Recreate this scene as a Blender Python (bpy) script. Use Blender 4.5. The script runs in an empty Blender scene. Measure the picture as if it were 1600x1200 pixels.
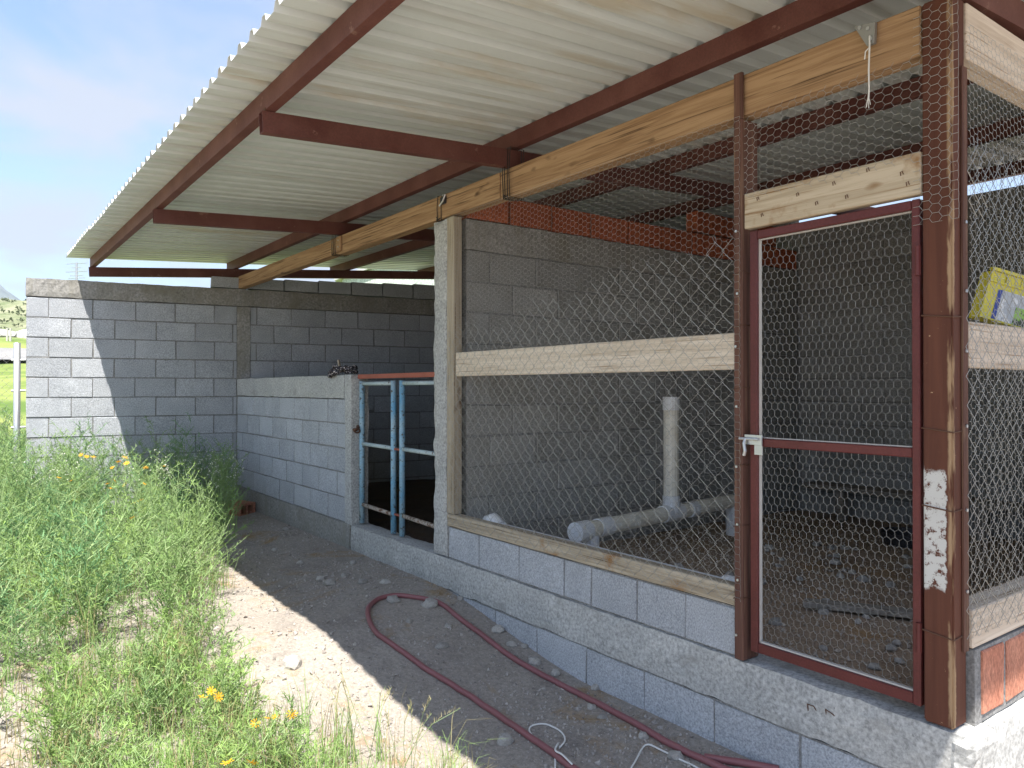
import bpy, bmesh, math, random
from math import radians, sin, cos, pi, atan2, sqrt
from mathutils import Vector, Matrix, noise, Euler
R = random.Random(7)
sc = bpy.context.scene
col = sc.collection

# ------------------------------------------------------------------ camera, sky, sun, exposure
CAM = Vector((0.0, -2.64, 1.125)); F = 1180.0; HZ = 607.0
cd = bpy.data.cameras.new('camera'); cam = bpy.data.objects.new('camera', cd); col.objects.link(cam)
cd.sensor_width = 36; cd.lens = 36 * F / 1600; cd.clip_start = 0.05; cd.clip_end = 8000
cam.location = CAM; cam.rotation_euler = (radians(90.34), 0, radians(53.6))
sc.camera = cam
CR = Vector((cos(radians(53.6)), sin(radians(53.6)), 0)); CF = Vector((-sin(radians(53.6)), cos(radians(53.6)), 0))

SUN = Vector((0.36, -0.262, 1.0)).normalized()
w = bpy.data.worlds.new('World'); sc.world = w; w.use_nodes = True
nt = w.node_tree; nt.nodes.clear(); N = nt.nodes.new; L = nt.links.new
out = N('ShaderNodeOutputWorld'); bg = N('ShaderNodeBackground'); bg.inputs['Strength'].default_value = 0.105
sky = N('ShaderNodeTexSky'); sky.sky_type = 'NISHITA'; sky.sun_disc = False
sky.sun_elevation = math.asin(SUN.z); sky.sun_rotation = atan2(SUN.x, SUN.y)
sky.air_density = 1.0; sky.dust_density = 0.7; sky.ozone_density = 3.6
tc = N('ShaderNodeTexCoord'); sp = N('ShaderNodeSeparateXYZ'); L(tc.outputs['Generated'], sp.inputs[0])
zz = N('ShaderNodeMath'); zz.operation = 'MAXIMUM'; zz.inputs[1].default_value = 0.0; L(sp.outputs['Z'], zz.inputs[0])
za = N('ShaderNodeMath'); za.operation = 'ADD'; za.inputs[1].default_value = 0.22; L(zz.outputs[0], za.inputs[0])
vd = N('ShaderNodeVectorMath'); vd.operation = 'DIVIDE'; L(tc.outputs['Generated'], vd.inputs[0])
cz = N('ShaderNodeCombineXYZ')
for i in (0, 1, 2): L(za.outputs[0], cz.inputs[i])
L(cz.outputs[0], vd.inputs[1])
cn = N('ShaderNodeTexNoise'); cn.inputs['Scale'].default_value = 1.5; cn.inputs['Detail'].default_value = 7; cn.inputs['Roughness'].default_value = 0.52
cn.inputs['Distortion'].default_value = 0.4
L(vd.outputs[0], cn.inputs['Vector'])
cr = N('ShaderNodeValToRGB'); cr.color_ramp.elements[0].position = 0.44; cr.color_ramp.elements[1].position = 0.60
cr.color_ramp.elements[0].color = (0.0, 0.0, 0.0, 1); cr.color_ramp.elements[1].color = (0.92, 0.92, 0.92, 1)
L(cn.outputs['Fac'], cr.inputs[0])
cm = N('ShaderNodeMix'); cm.data_type = 'RGBA'; L(cr.outputs[0], cm.inputs[0]); L(sky.outputs[0], cm.inputs[6])
cm.inputs[7].default_value = (2.55, 2.7, 3.1, 1)
L(cm.outputs[2], bg.inputs['Color']); L(bg.outputs[0], out.inputs['Surface'])

sd = bpy.data.lights.new('sun', 'SUN'); sd.energy = 5.0; sd.angle = radians(0.53); sd.color = (1, 0.95, 0.87)
so = bpy.data.objects.new('sun', sd); col.objects.link(so); so.rotation_euler = (-SUN).to_track_quat('-Z', 'Y').to_euler(); so.location = (0, -3, 12)
vs = sc.view_settings; vs.view_transform = 'Standard'; vs.look = 'None'; vs.exposure = 1.40; vs.gamma = 1; vs.use_curve_mapping = False
sc.cycles.max_bounces = 5; sc.cycles.diffuse_bounces = 3; sc.cycles.transmission_bounces = 3; sc.cycles.caustics_reflective = False; sc.cycles.caustics_refractive = False

# ------------------------------------------------------------------ materials
def nodes(name):
    m = bpy.data.materials.new(name); m.use_nodes = True
    t = m.node_tree; b = t.nodes['Principled BSDF']
    return m, t, b
def coords(t, scale=(1, 1, 1), rnd=True):
    c = t.nodes.new('ShaderNodeTexCoord'); mp = t.nodes.new('ShaderNodeMapping'); mp.inputs['Scale'].default_value = scale
    t.links.new(c.outputs['Object'], mp.inputs['Vector'])
    if rnd:
        oi = t.nodes.new('ShaderNodeObjectInfo'); mu = t.nodes.new('ShaderNodeMath'); mu.operation = 'MULTIPLY'; mu.inputs[1].default_value = 57.0
        t.links.new(oi.outputs['Random'], mu.inputs[0])
        cx = t.nodes.new('ShaderNodeCombineXYZ')
        for i in range(3): t.links.new(mu.outputs[0], cx.inputs[i])
        t.links.new(cx.outputs[0], mp.inputs['Location'])
    return mp.outputs[0]
def nz(t, v, s, d=6, r=0.6, dist=0.0):
    n = t.nodes.new('ShaderNodeTexNoise'); n.inputs['Scale'].default_value = s; n.inputs['Detail'].default_value = d
    n.inputs['Roughness'].default_value = r; n.inputs['Distortion'].default_value = dist
    t.links.new(v, n.inputs['Vector']); return n.outputs['Fac']
def ramp(t, f, a, b, ca=(0, 0, 0), cb=(1, 1, 1)):
    r = t.nodes.new('ShaderNodeValToRGB'); r.color_ramp.elements[0].position = a; r.color_ramp.elements[1].position = b
    r.color_ramp.elements[0].color = (*ca, 1); r.color_ramp.elements[1].color = (*cb, 1)
    t.links.new(f, r.inputs[0]); return r.outputs[0]
def mix(t, f, a, b, mode='MIX'):
    m = t.nodes.new('ShaderNodeMix'); m.data_type = 'RGBA'; m.blend_type = mode
    for s, i in ((f, 0), (a, 6), (b, 7)):
        if isinstance(s, (int, float)): m.inputs[i].default_value = s
        elif isinstance(s, tuple): m.inputs[i].default_value = (*s, 1)
        else: t.links.new(s, m.inputs[i])
    return m.outputs[2]
def bump(t, b, f, s, d=0.01):
    n = t.nodes.new('ShaderNodeBump'); n.inputs['Strength'].default_value = s; n.inputs['Distance'].default_value = d
    t.links.new(f, n.inputs['Height']); t.links.new(n.outputs[0], b.inputs['Normal'])
def vary(t, c, amt):
    oi = t.nodes.new('ShaderNodeObjectInfo')
    g = ramp(t, oi.outputs['Random'], 0, 1, (1 - amt,) * 3, (1 + amt * 0.6,) * 3)
    return mix(t, 1.0, c, g, 'MULTIPLY')
def stone(name, c1, c2, big=3.0, grain=70, bs=0.35, rough=0.9, var=0.0, spots=None, streak=None, bd=0.004):
    m, t, b = nodes(name); v = coords(t)
    c = mix(t, ramp(t, nz(t, v, big, 7), 0.32, 0.7), c1, c2)
    g = nz(t, v, grain, 3, 0.7)
    c = mix(t, 1.0, c, ramp(t, g, 0.32, 0.70, (0.60,) * 3, (1.28,) * 3), 'MULTIPLY')
    c = mix(t, ramp(t, nz(t, v, grain * 0.55, 4, 0.6), 0.66, 0.72), c, tuple(x * 0.68 for x in c1))
    if spots: c = mix(t, ramp(t, nz(t, v, spots[1], 5), spots[2], spots[2] + 0.14), c, spots[0])
    if streak:
        v2 = coords(t, (9, 9, 0.8)); c = mix(t, ramp(t, nz(t, v2, 1.6, 5), 0.45, 0.75), c, streak)
    if var: c = vary(t, c, var)
    t.links.new(c, b.inputs['Base Color']); b.inputs['Roughness'].default_value = rough; b.inputs['Specular IOR Level'].default_value = 0.2
    mx = t.nodes.new('ShaderNodeMath'); mx.operation = 'ADD'; t.links.new(g, mx.inputs[0]); t.links.new(nz(t, v, grain * 0.25, 6, 0.7), mx.inputs[1])
    bump(t, b, mx.outputs[0], bs, bd)
    return m
def wood(name, c1, c2, axis, dark=(0.1, 0.06, 0.03), stain=0.0):
    m, t, b = nodes(name)
    s = [26, 26, 26]; s[axis] = 1.1
    v = coords(t, tuple(s)); g = nz(t, v, 1.3, 8, 0.65, 0.8)
    c = mix(t, ramp(t, g, 0.38, 0.60), c2, c1)
    s2 = [90, 90, 90]; s2[axis] = 2.0
    f = nz(t, coords(t, tuple(s2)), 1.0, 3, 0.6)
    c = mix(t, ramp(t, f, 0.56, 0.70), c, dark)
    s3 = [9, 9, 9]; s3[axis] = 4
    c = mix(t, ramp(t, nz(t, coords(t, tuple(s3)), 1.0, 2), 0.69, 0.77), c, dark)
    if stain: c = mix(t, ramp(t, nz(t, coords(t), 5, 5), 0.6, 0.72), c, (0.28, 0.15, 0.06))
    t.links.new(c, b.inputs['Base Color']); b.inputs['Roughness'].default_value = 0.8; b.inputs['Specular IOR Level'].default_value = 0.25
    bump(t, b, g, 0.4, 0.003); return m
def paint(name, c, under, thr, scale=14, rough=0.5, c2=None, metal=0.0):
    m, t, b = nodes(name); v = coords(t)
    cc = mix(t, ramp(t, nz(t, v, 4, 6), 0.35, 0.7), c, c2 or tuple(x * 0.72 for x in c))
    n = nz(t, v, scale, 8, 0.7); f = ramp(t, n, thr, thr + 0.03)
    cc = mix(t, f, cc, under)
    cc = mix(t, 1.0, cc, ramp(t, nz(t, v, 120, 3), 0.3, 0.7, (0.85,) * 3, (1.12,) * 3), 'MULTIPLY')
    t.links.new(cc, b.inputs['Base Color']); b.inputs['Roughness'].default_value = rough; b.inputs['Metallic'].default_value = metal; b.inputs['Specular IOR Level'].default_value = 0.3
    bump(t, b, n, 0.15, 0.003); return m
def plain(name, c, rough=0.6, metal=0.0, var=0.12, scale=8, trans=0.0):
    m, t, b = nodes(name); v = coords(t)
    cc = mix(t, nz(t, v, scale, 5), tuple(x * (1 - var) for x in c), tuple(min(1, x * (1 + var)) for x in c))
    t.links.new(cc, b.inputs['Base Color']); b.inputs['Roughness'].default_value = rough; b.inputs['Metallic'].default_value = metal
    return m
def leaf(name, c1, c2, tr=0.35):
    m, t, b = nodes(name); v = coords(t)
    c = vary(t, mix(t, ramp(t, nz(t, v, 7, 3), 0.35, 0.65), c1, c2), 0.22)
    t.links.new(c, b.inputs['Base Color']); b.inputs['Roughness'].default_value = 0.6; b.inputs['Specular IOR Level'].default_value = 0.25
    td = t.nodes.new('ShaderNodeBsdfTranslucent'); t.links.new(c, td.inputs['Color'])
    ms = t.nodes.new('ShaderNodeMixShader'); ms.inputs[0].default_value = tr
    t.links.new(b.outputs[0], ms.inputs[1]); t.links.new(td.outputs[0], ms.inputs[2])
    t.links.new(ms.outputs[0], t.nodes['Material Output'].inputs['Surface']); return m

MT = {}
MT['block'] = stone('block_concrete', (0.385, 0.405, 0.435), (0.465, 0.485, 0.515), 4, 110, 0.8, 0.95, 0.09)
MT['dimblock'] = stone('dirty_shaded_block', (0.275, 0.27, 0.25), (0.355, 0.355, 0.345), 3, 110, 0.7, 0.95, 0.12)  # dingy warm tone, darkened further to stand in for the pen's shade
MT['mortar'] = stone('mortar_joint', (0.20, 0.20, 0.198), (0.30, 0.297, 0.29), 5, 80, 0.5)
MT['cast'] = stone('cast_concrete', (0.26, 0.255, 0.235), (0.345, 0.335, 0.32), 3, 45, 0.5, 0.92, 0.05, ((0.22, 0.205, 0.17), 2.4, 0.56), (0.25, 0.24, 0.21))
MT['castlight'] = stone('pale_concrete', (0.385, 0.39, 0.385), (0.495, 0.495, 0.48), 3, 60, 0.25, 0.92, 0.04, ((0.29, 0.285, 0.27), 5, 0.6))
MT['clay'] = stone('red_clay', (0.42, 0.17, 0.11), (0.53, 0.25, 0.17), 5, 60, 0.25, 0.9, 0.14)
MT['claydark'] = stone('dark_red_clay', (0.36, 0.095, 0.045), (0.45, 0.14, 0.07), 5, 60, 0.25, 0.9, 0.12)
MT['soil'] = None
MT['beamwood'] = wood('orange_pine_x', (0.42, 0.27, 0.15), (0.28, 0.165, 0.085), 0, (0.10, 0.055, 0.03))
MT['palewood'] = wood('pale_pine_x', (0.74, 0.65, 0.54), (0.60, 0.51, 0.40), 0, (0.33, 0.23, 0.14), 0.0)
MT['headwood'] = wood('stained_pine_x', (0.56, 0.47, 0.35), (0.42, 0.34, 0.24), 0, (0.25, 0.15, 0.07), 1.0)
MT['palewood_y'] = wood('pale_pine_y', (0.70, 0.60, 0.49), (0.56, 0.46, 0.36), 1, (0.33, 0.22, 0.13))
MT['oldwood_z'] = wood('weathered_pine_z', (0.45, 0.39, 0.30), (0.33, 0.275, 0.20), 2, (0.15, 0.10, 0.06))
MT['oldwood_x'] = wood('weathered_pine_x', (0.50, 0.43, 0.33), (0.34, 0.28, 0.20), 0, (0.13, 0.09, 0.05), 1.0)
MT['brownwood'] = wood('brown_painted_wood_z', (0.14, 0.068, 0.05), (0.09, 0.045, 0.034), 2, (0.21, 0.13, 0.085))
MT['greywood'] = wood('grey_board_x', (0.30, 0.27, 0.23), (0.20, 0.18, 0.15), 0)
MT['redsteel'] = paint('red_oxide_steel', (0.105, 0.034, 0.026), (0.21, 0.11, 0.085), 0.62, 7, 0.6, (0.16, 0.065, 0.05))
MT['doorsteel'] = paint('door_red_paint', (0.125, 0.030, 0.028), (0.17, 0.085, 0.075), 0.70, 12, 0.42)
MT['redbar'] = paint('faded_red_bar', (0.34, 0.10, 0.065), (0.28, 0.12, 0.09), 0.66, 10, 0.6)
MT['blue'] = paint('blue_peeling_paint', (0.15, 0.38, 0.58), (0.10, 0.085, 0.07), 0.57, 30, 0.5, (0.40, 0.52, 0.56))
MT['bluewhite'] = paint('worn_white_blue_paint', (0.45, 0.54, 0.56), (0.14, 0.09, 0.06), 0.58, 26, 0.55, (0.33, 0.42, 0.44))
MT['rustbar'] = paint('rusty_white_bar', (0.42, 0.38, 0.33), (0.13, 0.075, 0.05), 0.50, 26, 0.7, (0.30, 0.25, 0.20))
MT['galv'] = plain('galvanised_steel', (0.55, 0.56, 0.57), 0.42, 0.85)
MT['wire'] = plain('galvanised_wire', (0.35, 0.35, 0.335), 0.55, 0.4)
MT['chain'] = plain('chain_link_wire', (0.33, 0.33, 0.315), 0.5, 0.5)
MT['darkwire'] = plain('dark_tie_wire', (0.04, 0.032, 0.028), 0.6, 0.4)
MT['rust'] = plain('rusty_wire', (0.10, 0.045, 0.025), 0.8)
MT['white'] = plain('white_paint', (0.50, 0.475, 0.44), 0.7)
MT['string'] = plain('white_string', (0.72, 0.71, 0.68), 0.8)
MT['rubber'] = plain('black_rubber', (0.03, 0.03, 0.033), 0.6)
MT['rope'] = None
MT['stem'] = leaf('green_stem', (0.22, 0.33, 0.13), (0.32, 0.42, 0.20), 0.1)

# roof sheet: cream enamel with faint dirt
m, t, b = nodes('cream_sheet'); v = coords(t, rnd=False)
c = mix(t, ramp(t, nz(t, v, 1.3, 5), 0.4, 0.7), (0.645, 0.685, 0.665), (0.585, 0.625, 0.605))
c = mix(t, ramp(t, nz(t, coords(t, (14, 0.5, 1)), 1.0, 5), 0.5, 0.72), c, (0.46, 0.47, 0.43))
c = mix(t, ramp(t, nz(t, coords(t, (1.6, 0.35, 1)), 2.0, 6), 0.58, 0.75), c, (0.50, 0.43, 0.30))
t.links.new(c, b.inputs['Base Color']); b.inputs['Roughness'].default_value = 0.42; MT['sheet'] = m
# PVC with dirt
m, t, b = nodes('old_pvc'); v = coords(t)
c = mix(t, ramp(t, nz(t, v, 6, 6), 0.42, 0.72), (0.76, 0.73, 0.64), (0.60, 0.55, 0.44))
t.links.new(c, b.inputs['Base Color']); b.inputs['Roughness'].default_value = 0.4; MT['pvc'] = m
MT['pvcwhite'] = plain('white_pvc', (0.70, 0.71, 0.72), 0.35, 0, 0.06)
# hose
MT['hose'] = plain('maroon_hose', (0.23, 0.085, 0.09), 0.45, 0, 0.2, 5)
# speckled rope
m, t, b = nodes('speckled_rope'); v = coords(t)
c = mix(t, ramp(t, nz(t, v, 75, 2), 0.56, 0.61), (0.025, 0.022, 0.03), (0.55, 0.5, 0.5)); t.links.new(c, b.inputs['Base Color']); b.inputs['Roughness'].default_value = 0.9; MT['rope'] = m
# crate yellow and its printed label (blue border, grey-white field, green patches)
MT['yellow'] = plain('yellow_plastic', (0.62, 0.55, 0.05), 0.4, 0, 0.1)
m, t, b = nodes('crate_label'); v = coords(t, rnd=False); sx = t.nodes.new('ShaderNodeSeparateXYZ'); t.links.new(v, sx.inputs[0])
c = mix(t, ramp(t, nz(t, v, 24, 3), 0.5, 0.56), (0.45, 0.48, 0.52), (0.72, 0.74, 0.76))
gp = mix(t, ramp(t, nz(t, v, 34, 3), 0.46, 0.52), (0.30, 0.52, 0.10), (0.05, 0.07, 0.04))
c = mix(t, ramp(t, sx.outputs['X'], 0.50, 0.52), c, c)
mg = t.nodes.new('ShaderNodeMath'); mg.operation = 'GREATER_THAN'; mg.inputs[1].default_value = 0.0; t.links.new(sx.outputs['Y'], mg.inputs[0])
mh = t.nodes.new('ShaderNodeMath'); mh.operation = 'LESS_THAN'; mh.inputs[1].default_value = 0.075; t.links.new(sx.outputs['Z'], mh.inputs[0])
mm = t.nodes.new('ShaderNodeMath'); mm.operation = 'MULTIPLY'; t.links.new(mg.outputs[0], mm.inputs[0]); t.links.new(mh.outputs[0], mm.inputs[1])
c = mix(t, mm.outputs[0], c, gp)
me = t.nodes.new('ShaderNodeMath'); me.operation = 'LESS_THAN'; me.inputs[1].default_value = -0.068; t.links.new(sx.outputs['Y'], me.inputs[0])
c = mix(t, me.outputs[0], c, (0.03, 0.06, 0.30))
t.links.new(c, b.inputs['Base Color']); b.inputs['Roughness'].default_value = 0.5; MT['label'] = m
# soil: pale sunny dirt with patches, fine gravel grain
def soil(name, a, b2, dk, straw=None):
    m, t, b = nodes(name); v = coords(t, rnd=False)
    c = mix(t, ramp(t, nz(t, v, 0.9, 8), 0.35, 0.68), a, b2)
    c = mix(t, ramp(t, nz(t, v, 3.1, 7, 0.7), 0.52, 0.72), c, dk)
    if straw: c = mix(t, ramp(t, nz(t, v, 1.7, 6, 0.7, 1.0), 0.55, 0.68), c, straw)
    g = nz(t, v, 48, 6, 0.75)
    c = mix(t, 1.0, c, ramp(t, g, 0.3, 0.72, (0.66,) * 3, (1.25,) * 3), 'MULTIPLY')
    c = mix(t, ramp(t, nz(t, v, 130, 2), 0.64, 0.72), c, (0.50, 0.48, 0.45))
    t.links.new(c, b.inputs['Base Color']); b.inputs['Roughness'].default_value = 0.95; b.inputs['Specular IOR Level'].default_value = 0.1
    mx = t.nodes.new('ShaderNodeMath'); mx.operation = 'ADD'; t.links.new(g, mx.inputs[0]); t.links.new(nz(t, v, 14, 6, 0.7), mx.inputs[1])
    bump(t, b, mx.outputs[0], 0.7, 0.012); return m, t, b, c
MT['shadefloor'] = soil('stall_shade_floor', (0.055, 0.042, 0.032), (0.08, 0.06, 0.045), (0.04, 0.03, 0.024), (0.10, 0.06, 0.03))[0]  # stall shade put into a near-black floor colour, with brown straw patches
MT['litterstone'] = stone('litter_stone', (0.33, 0.27, 0.21), (0.48, 0.42, 0.36), 30, 60, 0.4, 0.9)
MT['pebble'] = stone('earthy_pebble', (0.24, 0.21, 0.185), (0.52, 0.48, 0.44), 25, 60, 0.4, 0.9)
MT['floor'] = soil('coop_litter', (0.34, 0.255, 0.18), (0.42, 0.32, 0.235), (0.22, 0.155, 0.105), (0.40, 0.25, 0.12))[0]
m, t, b, c = soil('yard_dirt', (0.31, 0.275, 0.24), (0.37, 0.335, 0.295), (0.235, 0.21, 0.19), (0.31, 0.22, 0.13))
# far from the shed the bare dirt gives way to grass and scrub
v = coords(t, rnd=False); sx = t.nodes.new('ShaderNodeSeparateXYZ'); t.links.new(v, sx.inputs[0])
fx = ramp(t, nz(t, v, 0.35, 5), 0.35, 0.6, (0.10, 0.16, 0.04), (0.22, 0.26, 0.08))
fm = t.nodes.new('ShaderNodeMapRange'); fm.inputs['From Min'].default_value = -10.5; fm.inputs['From Max'].default_value = -13; t.links.new(sx.outputs['X'], fm.inputs['Value'])
c = mix(t, fm.outputs[0], c, fx)
f2 = t.nodes.new('ShaderNodeMapRange'); f2.inputs['From Min'].default_value = -56; f2.inputs['From Max'].default_value = -66; t.links.new(sx.outputs['X'], f2.inputs['Value'])
scr = ramp(t, nz(t, v, 0.25, 7, 0.7), 0.38, 0.62, (0.13, 0.16, 0.08), (0.27, 0.27, 0.18))
c = mix(t, f2.outputs[0], c, scr)
t.links.new(c, b.inputs['Base Color']); MT['soil'] = m
MT['stone'] = stone('pale_stone', (0.34, 0.32, 0.29), (0.46, 0.435, 0.40), 6, 60, 0.4, 0.9, 0.25)
MT['whiterock'] = stone('white_rock', (0.42, 0.41, 0.385), (0.52, 0.505, 0.48), 1, 10, 0.5, 0.9, 0.1, bd=0.05)
MT['asphalt'] = stone('grey_road', (0.22, 0.22, 0.22), (0.28, 0.27, 0.26), 1, 40)
MT['mount'] = stone('mountain_scrub', (0.10, 0.13, 0.10), (0.17, 0.18, 0.14), 0.004, 0.03)
MT['stucco'] = stone('pale_stucco', (0.45, 0.52, 0.46), (0.52, 0.58, 0.52), 1.2, 25, 0.3)
MT['roofgrey'] = plain('grey_roof_slab', (0.45, 0.46, 0.44), 0.8)
MT['leafA'] = leaf('feathery_green', (0.20, 0.33, 0.11), (0.29, 0.41, 0.165))
MT['leafB'] = leaf('blue_green_weed', (0.13, 0.27, 0.115), (0.19, 0.34, 0.155))
MT['leafC'] = leaf('yellow_green_weed', (0.27, 0.43, 0.11), (0.36, 0.50, 0.17))
MT['scrub'] = leaf('olive_scrub', (0.12, 0.15, 0.08), (0.18, 0.20, 0.12), 0.1)
MT['grass'] = leaf('meadow_grass', (0.23, 0.40, 0.11), (0.33, 0.45, 0.17))
MT['drygrass'] = leaf('dry_grass', (0.46, 0.40, 0.22), (0.36, 0.33, 0.15))
MT['petal'] = leaf('orange_petal', (0.85, 0.42, 0.02), (0.90, 0.50, 0.03), 0.3)
MT['whiteflower'] = leaf('white_floret', (0.72, 0.74, 0.62), (0.80, 0.80, 0.70), 0.2)

# ------------------------------------------------------------------ mesh helpers
def link(o, parent=None):
    col.objects.link(o)
    if parent is not None: o.parent = parent
    return o
def wloc(o):
    p = Vector((0, 0, 0))
    while o is not None: p += o.location; o = o.parent
    return p
def tag(o, label, cat, group=None):
    o['label'] = label; o['category'] = cat; o['kind'] = 'thing'
    if group: o['group'] = group
    return o
def empty(name, loc, label, cat, group=None):
    o = bpy.data.objects.new(name, None); o.empty_display_size = 0.1; o.location = loc
    link(o); return tag(o, label, cat, group)
class MB:
    def __init__(s): s.v = []; s.f = []
    def add(s, vs, fs):
        k = len(s.v); s.v += [tuple(p) for p in vs]; s.f += [tuple(i + k for i in q) for q in fs]; return s
    def box(s, x0, x1, y0, y1, z0, z1):
        return s.add([(x0, y0, z0), (x1, y0, z0), (x1, y1, z0), (x0, y1, z0), (x0, y0, z1), (x1, y0, z1), (x1, y1, z1), (x0, y1, z1)],
                     [(0, 3, 2, 1), (4, 5, 6, 7), (0, 1, 5, 4), (1, 2, 6, 5), (2, 3, 7, 6), (3, 0, 4, 7)])
    def obox(s, p, q, w, h, up=(0, 0, 1)):
        """a bar from p to q, w wide across, h along up"""
        p = Vector(p); q = Vector(q); d = (q - p).normalized(); sx = d.cross(Vector(up)).normalized() * (w / 2); u = sx.cross(d).normalized() * (h / 2)
        vs = [p - sx - u, p + sx - u, p + sx + u, p - sx + u, q - sx - u, q + sx - u, q + sx + u, q - sx + u]
        return s.add(vs, [(0, 1, 2, 3), (7, 6, 5, 4), (0, 4, 5, 1), (1, 5, 6, 2), (2, 6, 7, 3), (3, 7, 4, 0)])
    def tube(s, pts, r, n=8, cap=True, r1=None):
        pts = [Vector(p) for p in pts]; k = len(s.v); m = len(pts); up = None
        for i, p in enumerate(pts):
            d = (pts[min(i + 1, m - 1)] - pts[max(i - 1, 0)])
            if d.length < 1e-9: d = Vector((0, 0, 1))
            d.normalize()
            if up is None: up = Vector((0, 0, 1)) if abs(d.z) < 0.9 else Vector((1, 0, 0))
            a = d.cross(up)
            if a.length < 1e-6: a = d.orthogonal()
            a.normalize(); up = a.cross(d).normalized()
            rr = r if r1 is None else r + (r1 - r) * i / (m - 1)
            for j in range(n):
                th = 2 * pi * j / n; s.v.append(tuple(p + (a * cos(th) + up * sin(th)) * rr))
        for i in range(m - 1):
            for j in range(n):
                a0 = k + i * n + j; b0 = k + i * n + (j + 1) % n
                s.f.append((a0, b0, b0 + n, a0 + n))
        if cap:
            s.f.append(tuple(k + j for j in range(n))[::-1]); s.f.append(tuple(k + (m - 1) * n + j for j in range(n)))
        return s
    def seg(s, p, q, r):
        """a cheap three-sided wire segment"""
        d = (q - p); a = d.orthogonal().normalized() * r; c = d.cross(a).normalized() * r
        k = len(s.v); o = (a, -a * 0.5 + c * 0.866, -a * 0.5 - c * 0.866)
        s.v += [tuple(p + e) for e in o] + [tuple(q + e) for e in o]
        s.f += [(k, k + 1, k + 4, k + 3), (k + 1, k + 2, k + 5, k + 4), (k + 2, k, k + 3, k + 5)]
    def mesh(s, name, org=(0, 0, 0), smooth=False):
        me = bpy.data.meshes.new(name); o = Vector(org)
        me.from_pydata([tuple(Vector(p) - o) for p in s.v], [], s.f); me.update()
        if smooth: me.polygons.foreach_set('use_smooth', [True] * len(me.polygons))
        return me
    def build(s, name, mat, parent=None, smooth=False, bevel=0.0, org=None, seg=1):
        if org is None:
            xs = list(zip(*s.v)); org = Vector([(min(a) + max(a)) / 2 for a in xs]); org.z = min(xs[2])
        org = Vector(org); me = s.mesh(name, org, smooth); me.materials.append(MT[mat] if isinstance(mat, str) else mat)
        if bevel:
            bm = bmesh.new(); bm.from_mesh(me); bmesh.ops.bevel(bm, geom=bm.edges[:], offset=bevel, segments=seg, affect='EDGES', clamp_overlap=True); bm.to_mesh(me); bm.free()
        o = bpy.data.objects.new(name, me)
        o.location = org - (wloc(parent) if parent is not None else Vector((0, 0, 0)))
        return link(o, parent)
def rough(name, x0, x1, y0, y1, z0, z1, mat, parent=None, step=0.06, amp=0.006, frame=None, edge=0.0):
    """a cast or worn block: a finely divided box whose surface wanders; frame = (origin, rotation about z)"""
    n = [max(1, int(round((b - a) / step))) for a, b in ((x0, x1), (y0, y1), (z0, z1))]
    lo = (x0, y0, z0); hi = (x1, y1, z1); idx = {}; vs = []; fs = []
    def vid(i, j, k):
        key = (i, j, k)
        if key not in idx:
            p = Vector([lo[a] + (hi[a] - lo[a]) * key[a] / n[a] for a in range(3)])
            ex = sum(1 for a in range(3) if key[a] in (0, n[a]))
            q = p * 6.0; dd = noise.noise_vector(q) * amp + noise.noise_vector(q * 4.1) * amp * 0.5
            if ex >= 2 and edge:
                cdir = Vector([(0 if key[a] not in (0, n[a]) else (1 if key[a] == 0 else -1)) for a in range(3)])
                dd += cdir * edge * (0.4 + 0.9 * abs(noise.noise(p * 9)))
            idx[key] = len(vs); vs.append(p + dd)
        return idx[key]
    for a in range(3):
        b, c = [e for e in range(3) if e != a]
        for side in (0, n[a]):
            for i in range(n[b]):
                for j in range(n[c]):
                    q = []
                    for (di, dj) in ((0, 0), (1, 0), (1, 1), (0, 1)):
                        key = [0, 0, 0]; key[a] = side; key[b] = i + di; key[c] = j + dj; q.append(vid(*key))
                    flip = (side == 0) ^ (a == 1)
                    fs.append(tuple(q[::-1] if flip else q))
    mb = MB()
    if frame:
        o, ang = frame; rm = Matrix.Rotation(ang, 3, 'Z'); vs = [rm @ p + o for p in vs]
    mb.add(vs, fs)
    return mb.build(name, mat, parent)

# ------------------------------------------------------------------ ground
def sstep(a, b, x):
    t_ = max(0.0, min(1.0, (x - a) / (b - a))); return t_ * t_ * (3 - 2 * t_)
def lerp(a, b, t_): return a + (b - a) * t_
def gz(x, y, fine=True):
    z = lerp(-0.205, -0.40, sstep(-4.5, -2.9, x)) - 0.055 * max(0.0, min(1.0, -y))
    z += 0.30 * sstep(0.1, 0.8, y) * sstep(-1.35, -1.0, x)
    if x < -10:                                   # the land rises behind the shed
        d = -10 - x
        z += 0.06 * d + 0.00055 * d * d if d < 110 else 0.06 * 110 + 0.00055 * 110 * 110 + (d - 110) * 0.02
    if fine:
        k = sstep(0.0, 0.25, -y) if -9.2 < x < -1.0 else 1.0
        z += (noise.noise(Vector((x * 0.9, y * 0.9, 3.1))) * 0.03 + noise.noise(Vector((x * 3.3, y * 3.3, 7.0))) * 0.010 + noise.noise(Vector((x * 11, y * 11, 1.0))) * 0.004) * (0.35 + 0.65 * k)
        if x < -14: z += noise.noise(Vector((x * 0.06, y * 0.06, 0))) * min(3.0, (-14 - x) * 0.03)
    return z
def px(u, v_, z=None, it=6):
    """world point on the ground seen at photograph pixel (u, v_)"""
    g = -0.33 if z is None else z
    for _ in range(it if z is None else 1):
        Z = F * (CAM.z - g) / (v_ - HZ); P = CAM + CF * Z + CR * ((u - 800) / F * Z)
        if z is None: g = gz(P.x, P.y)
    return Vector((P.x, P.y, g))
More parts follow.
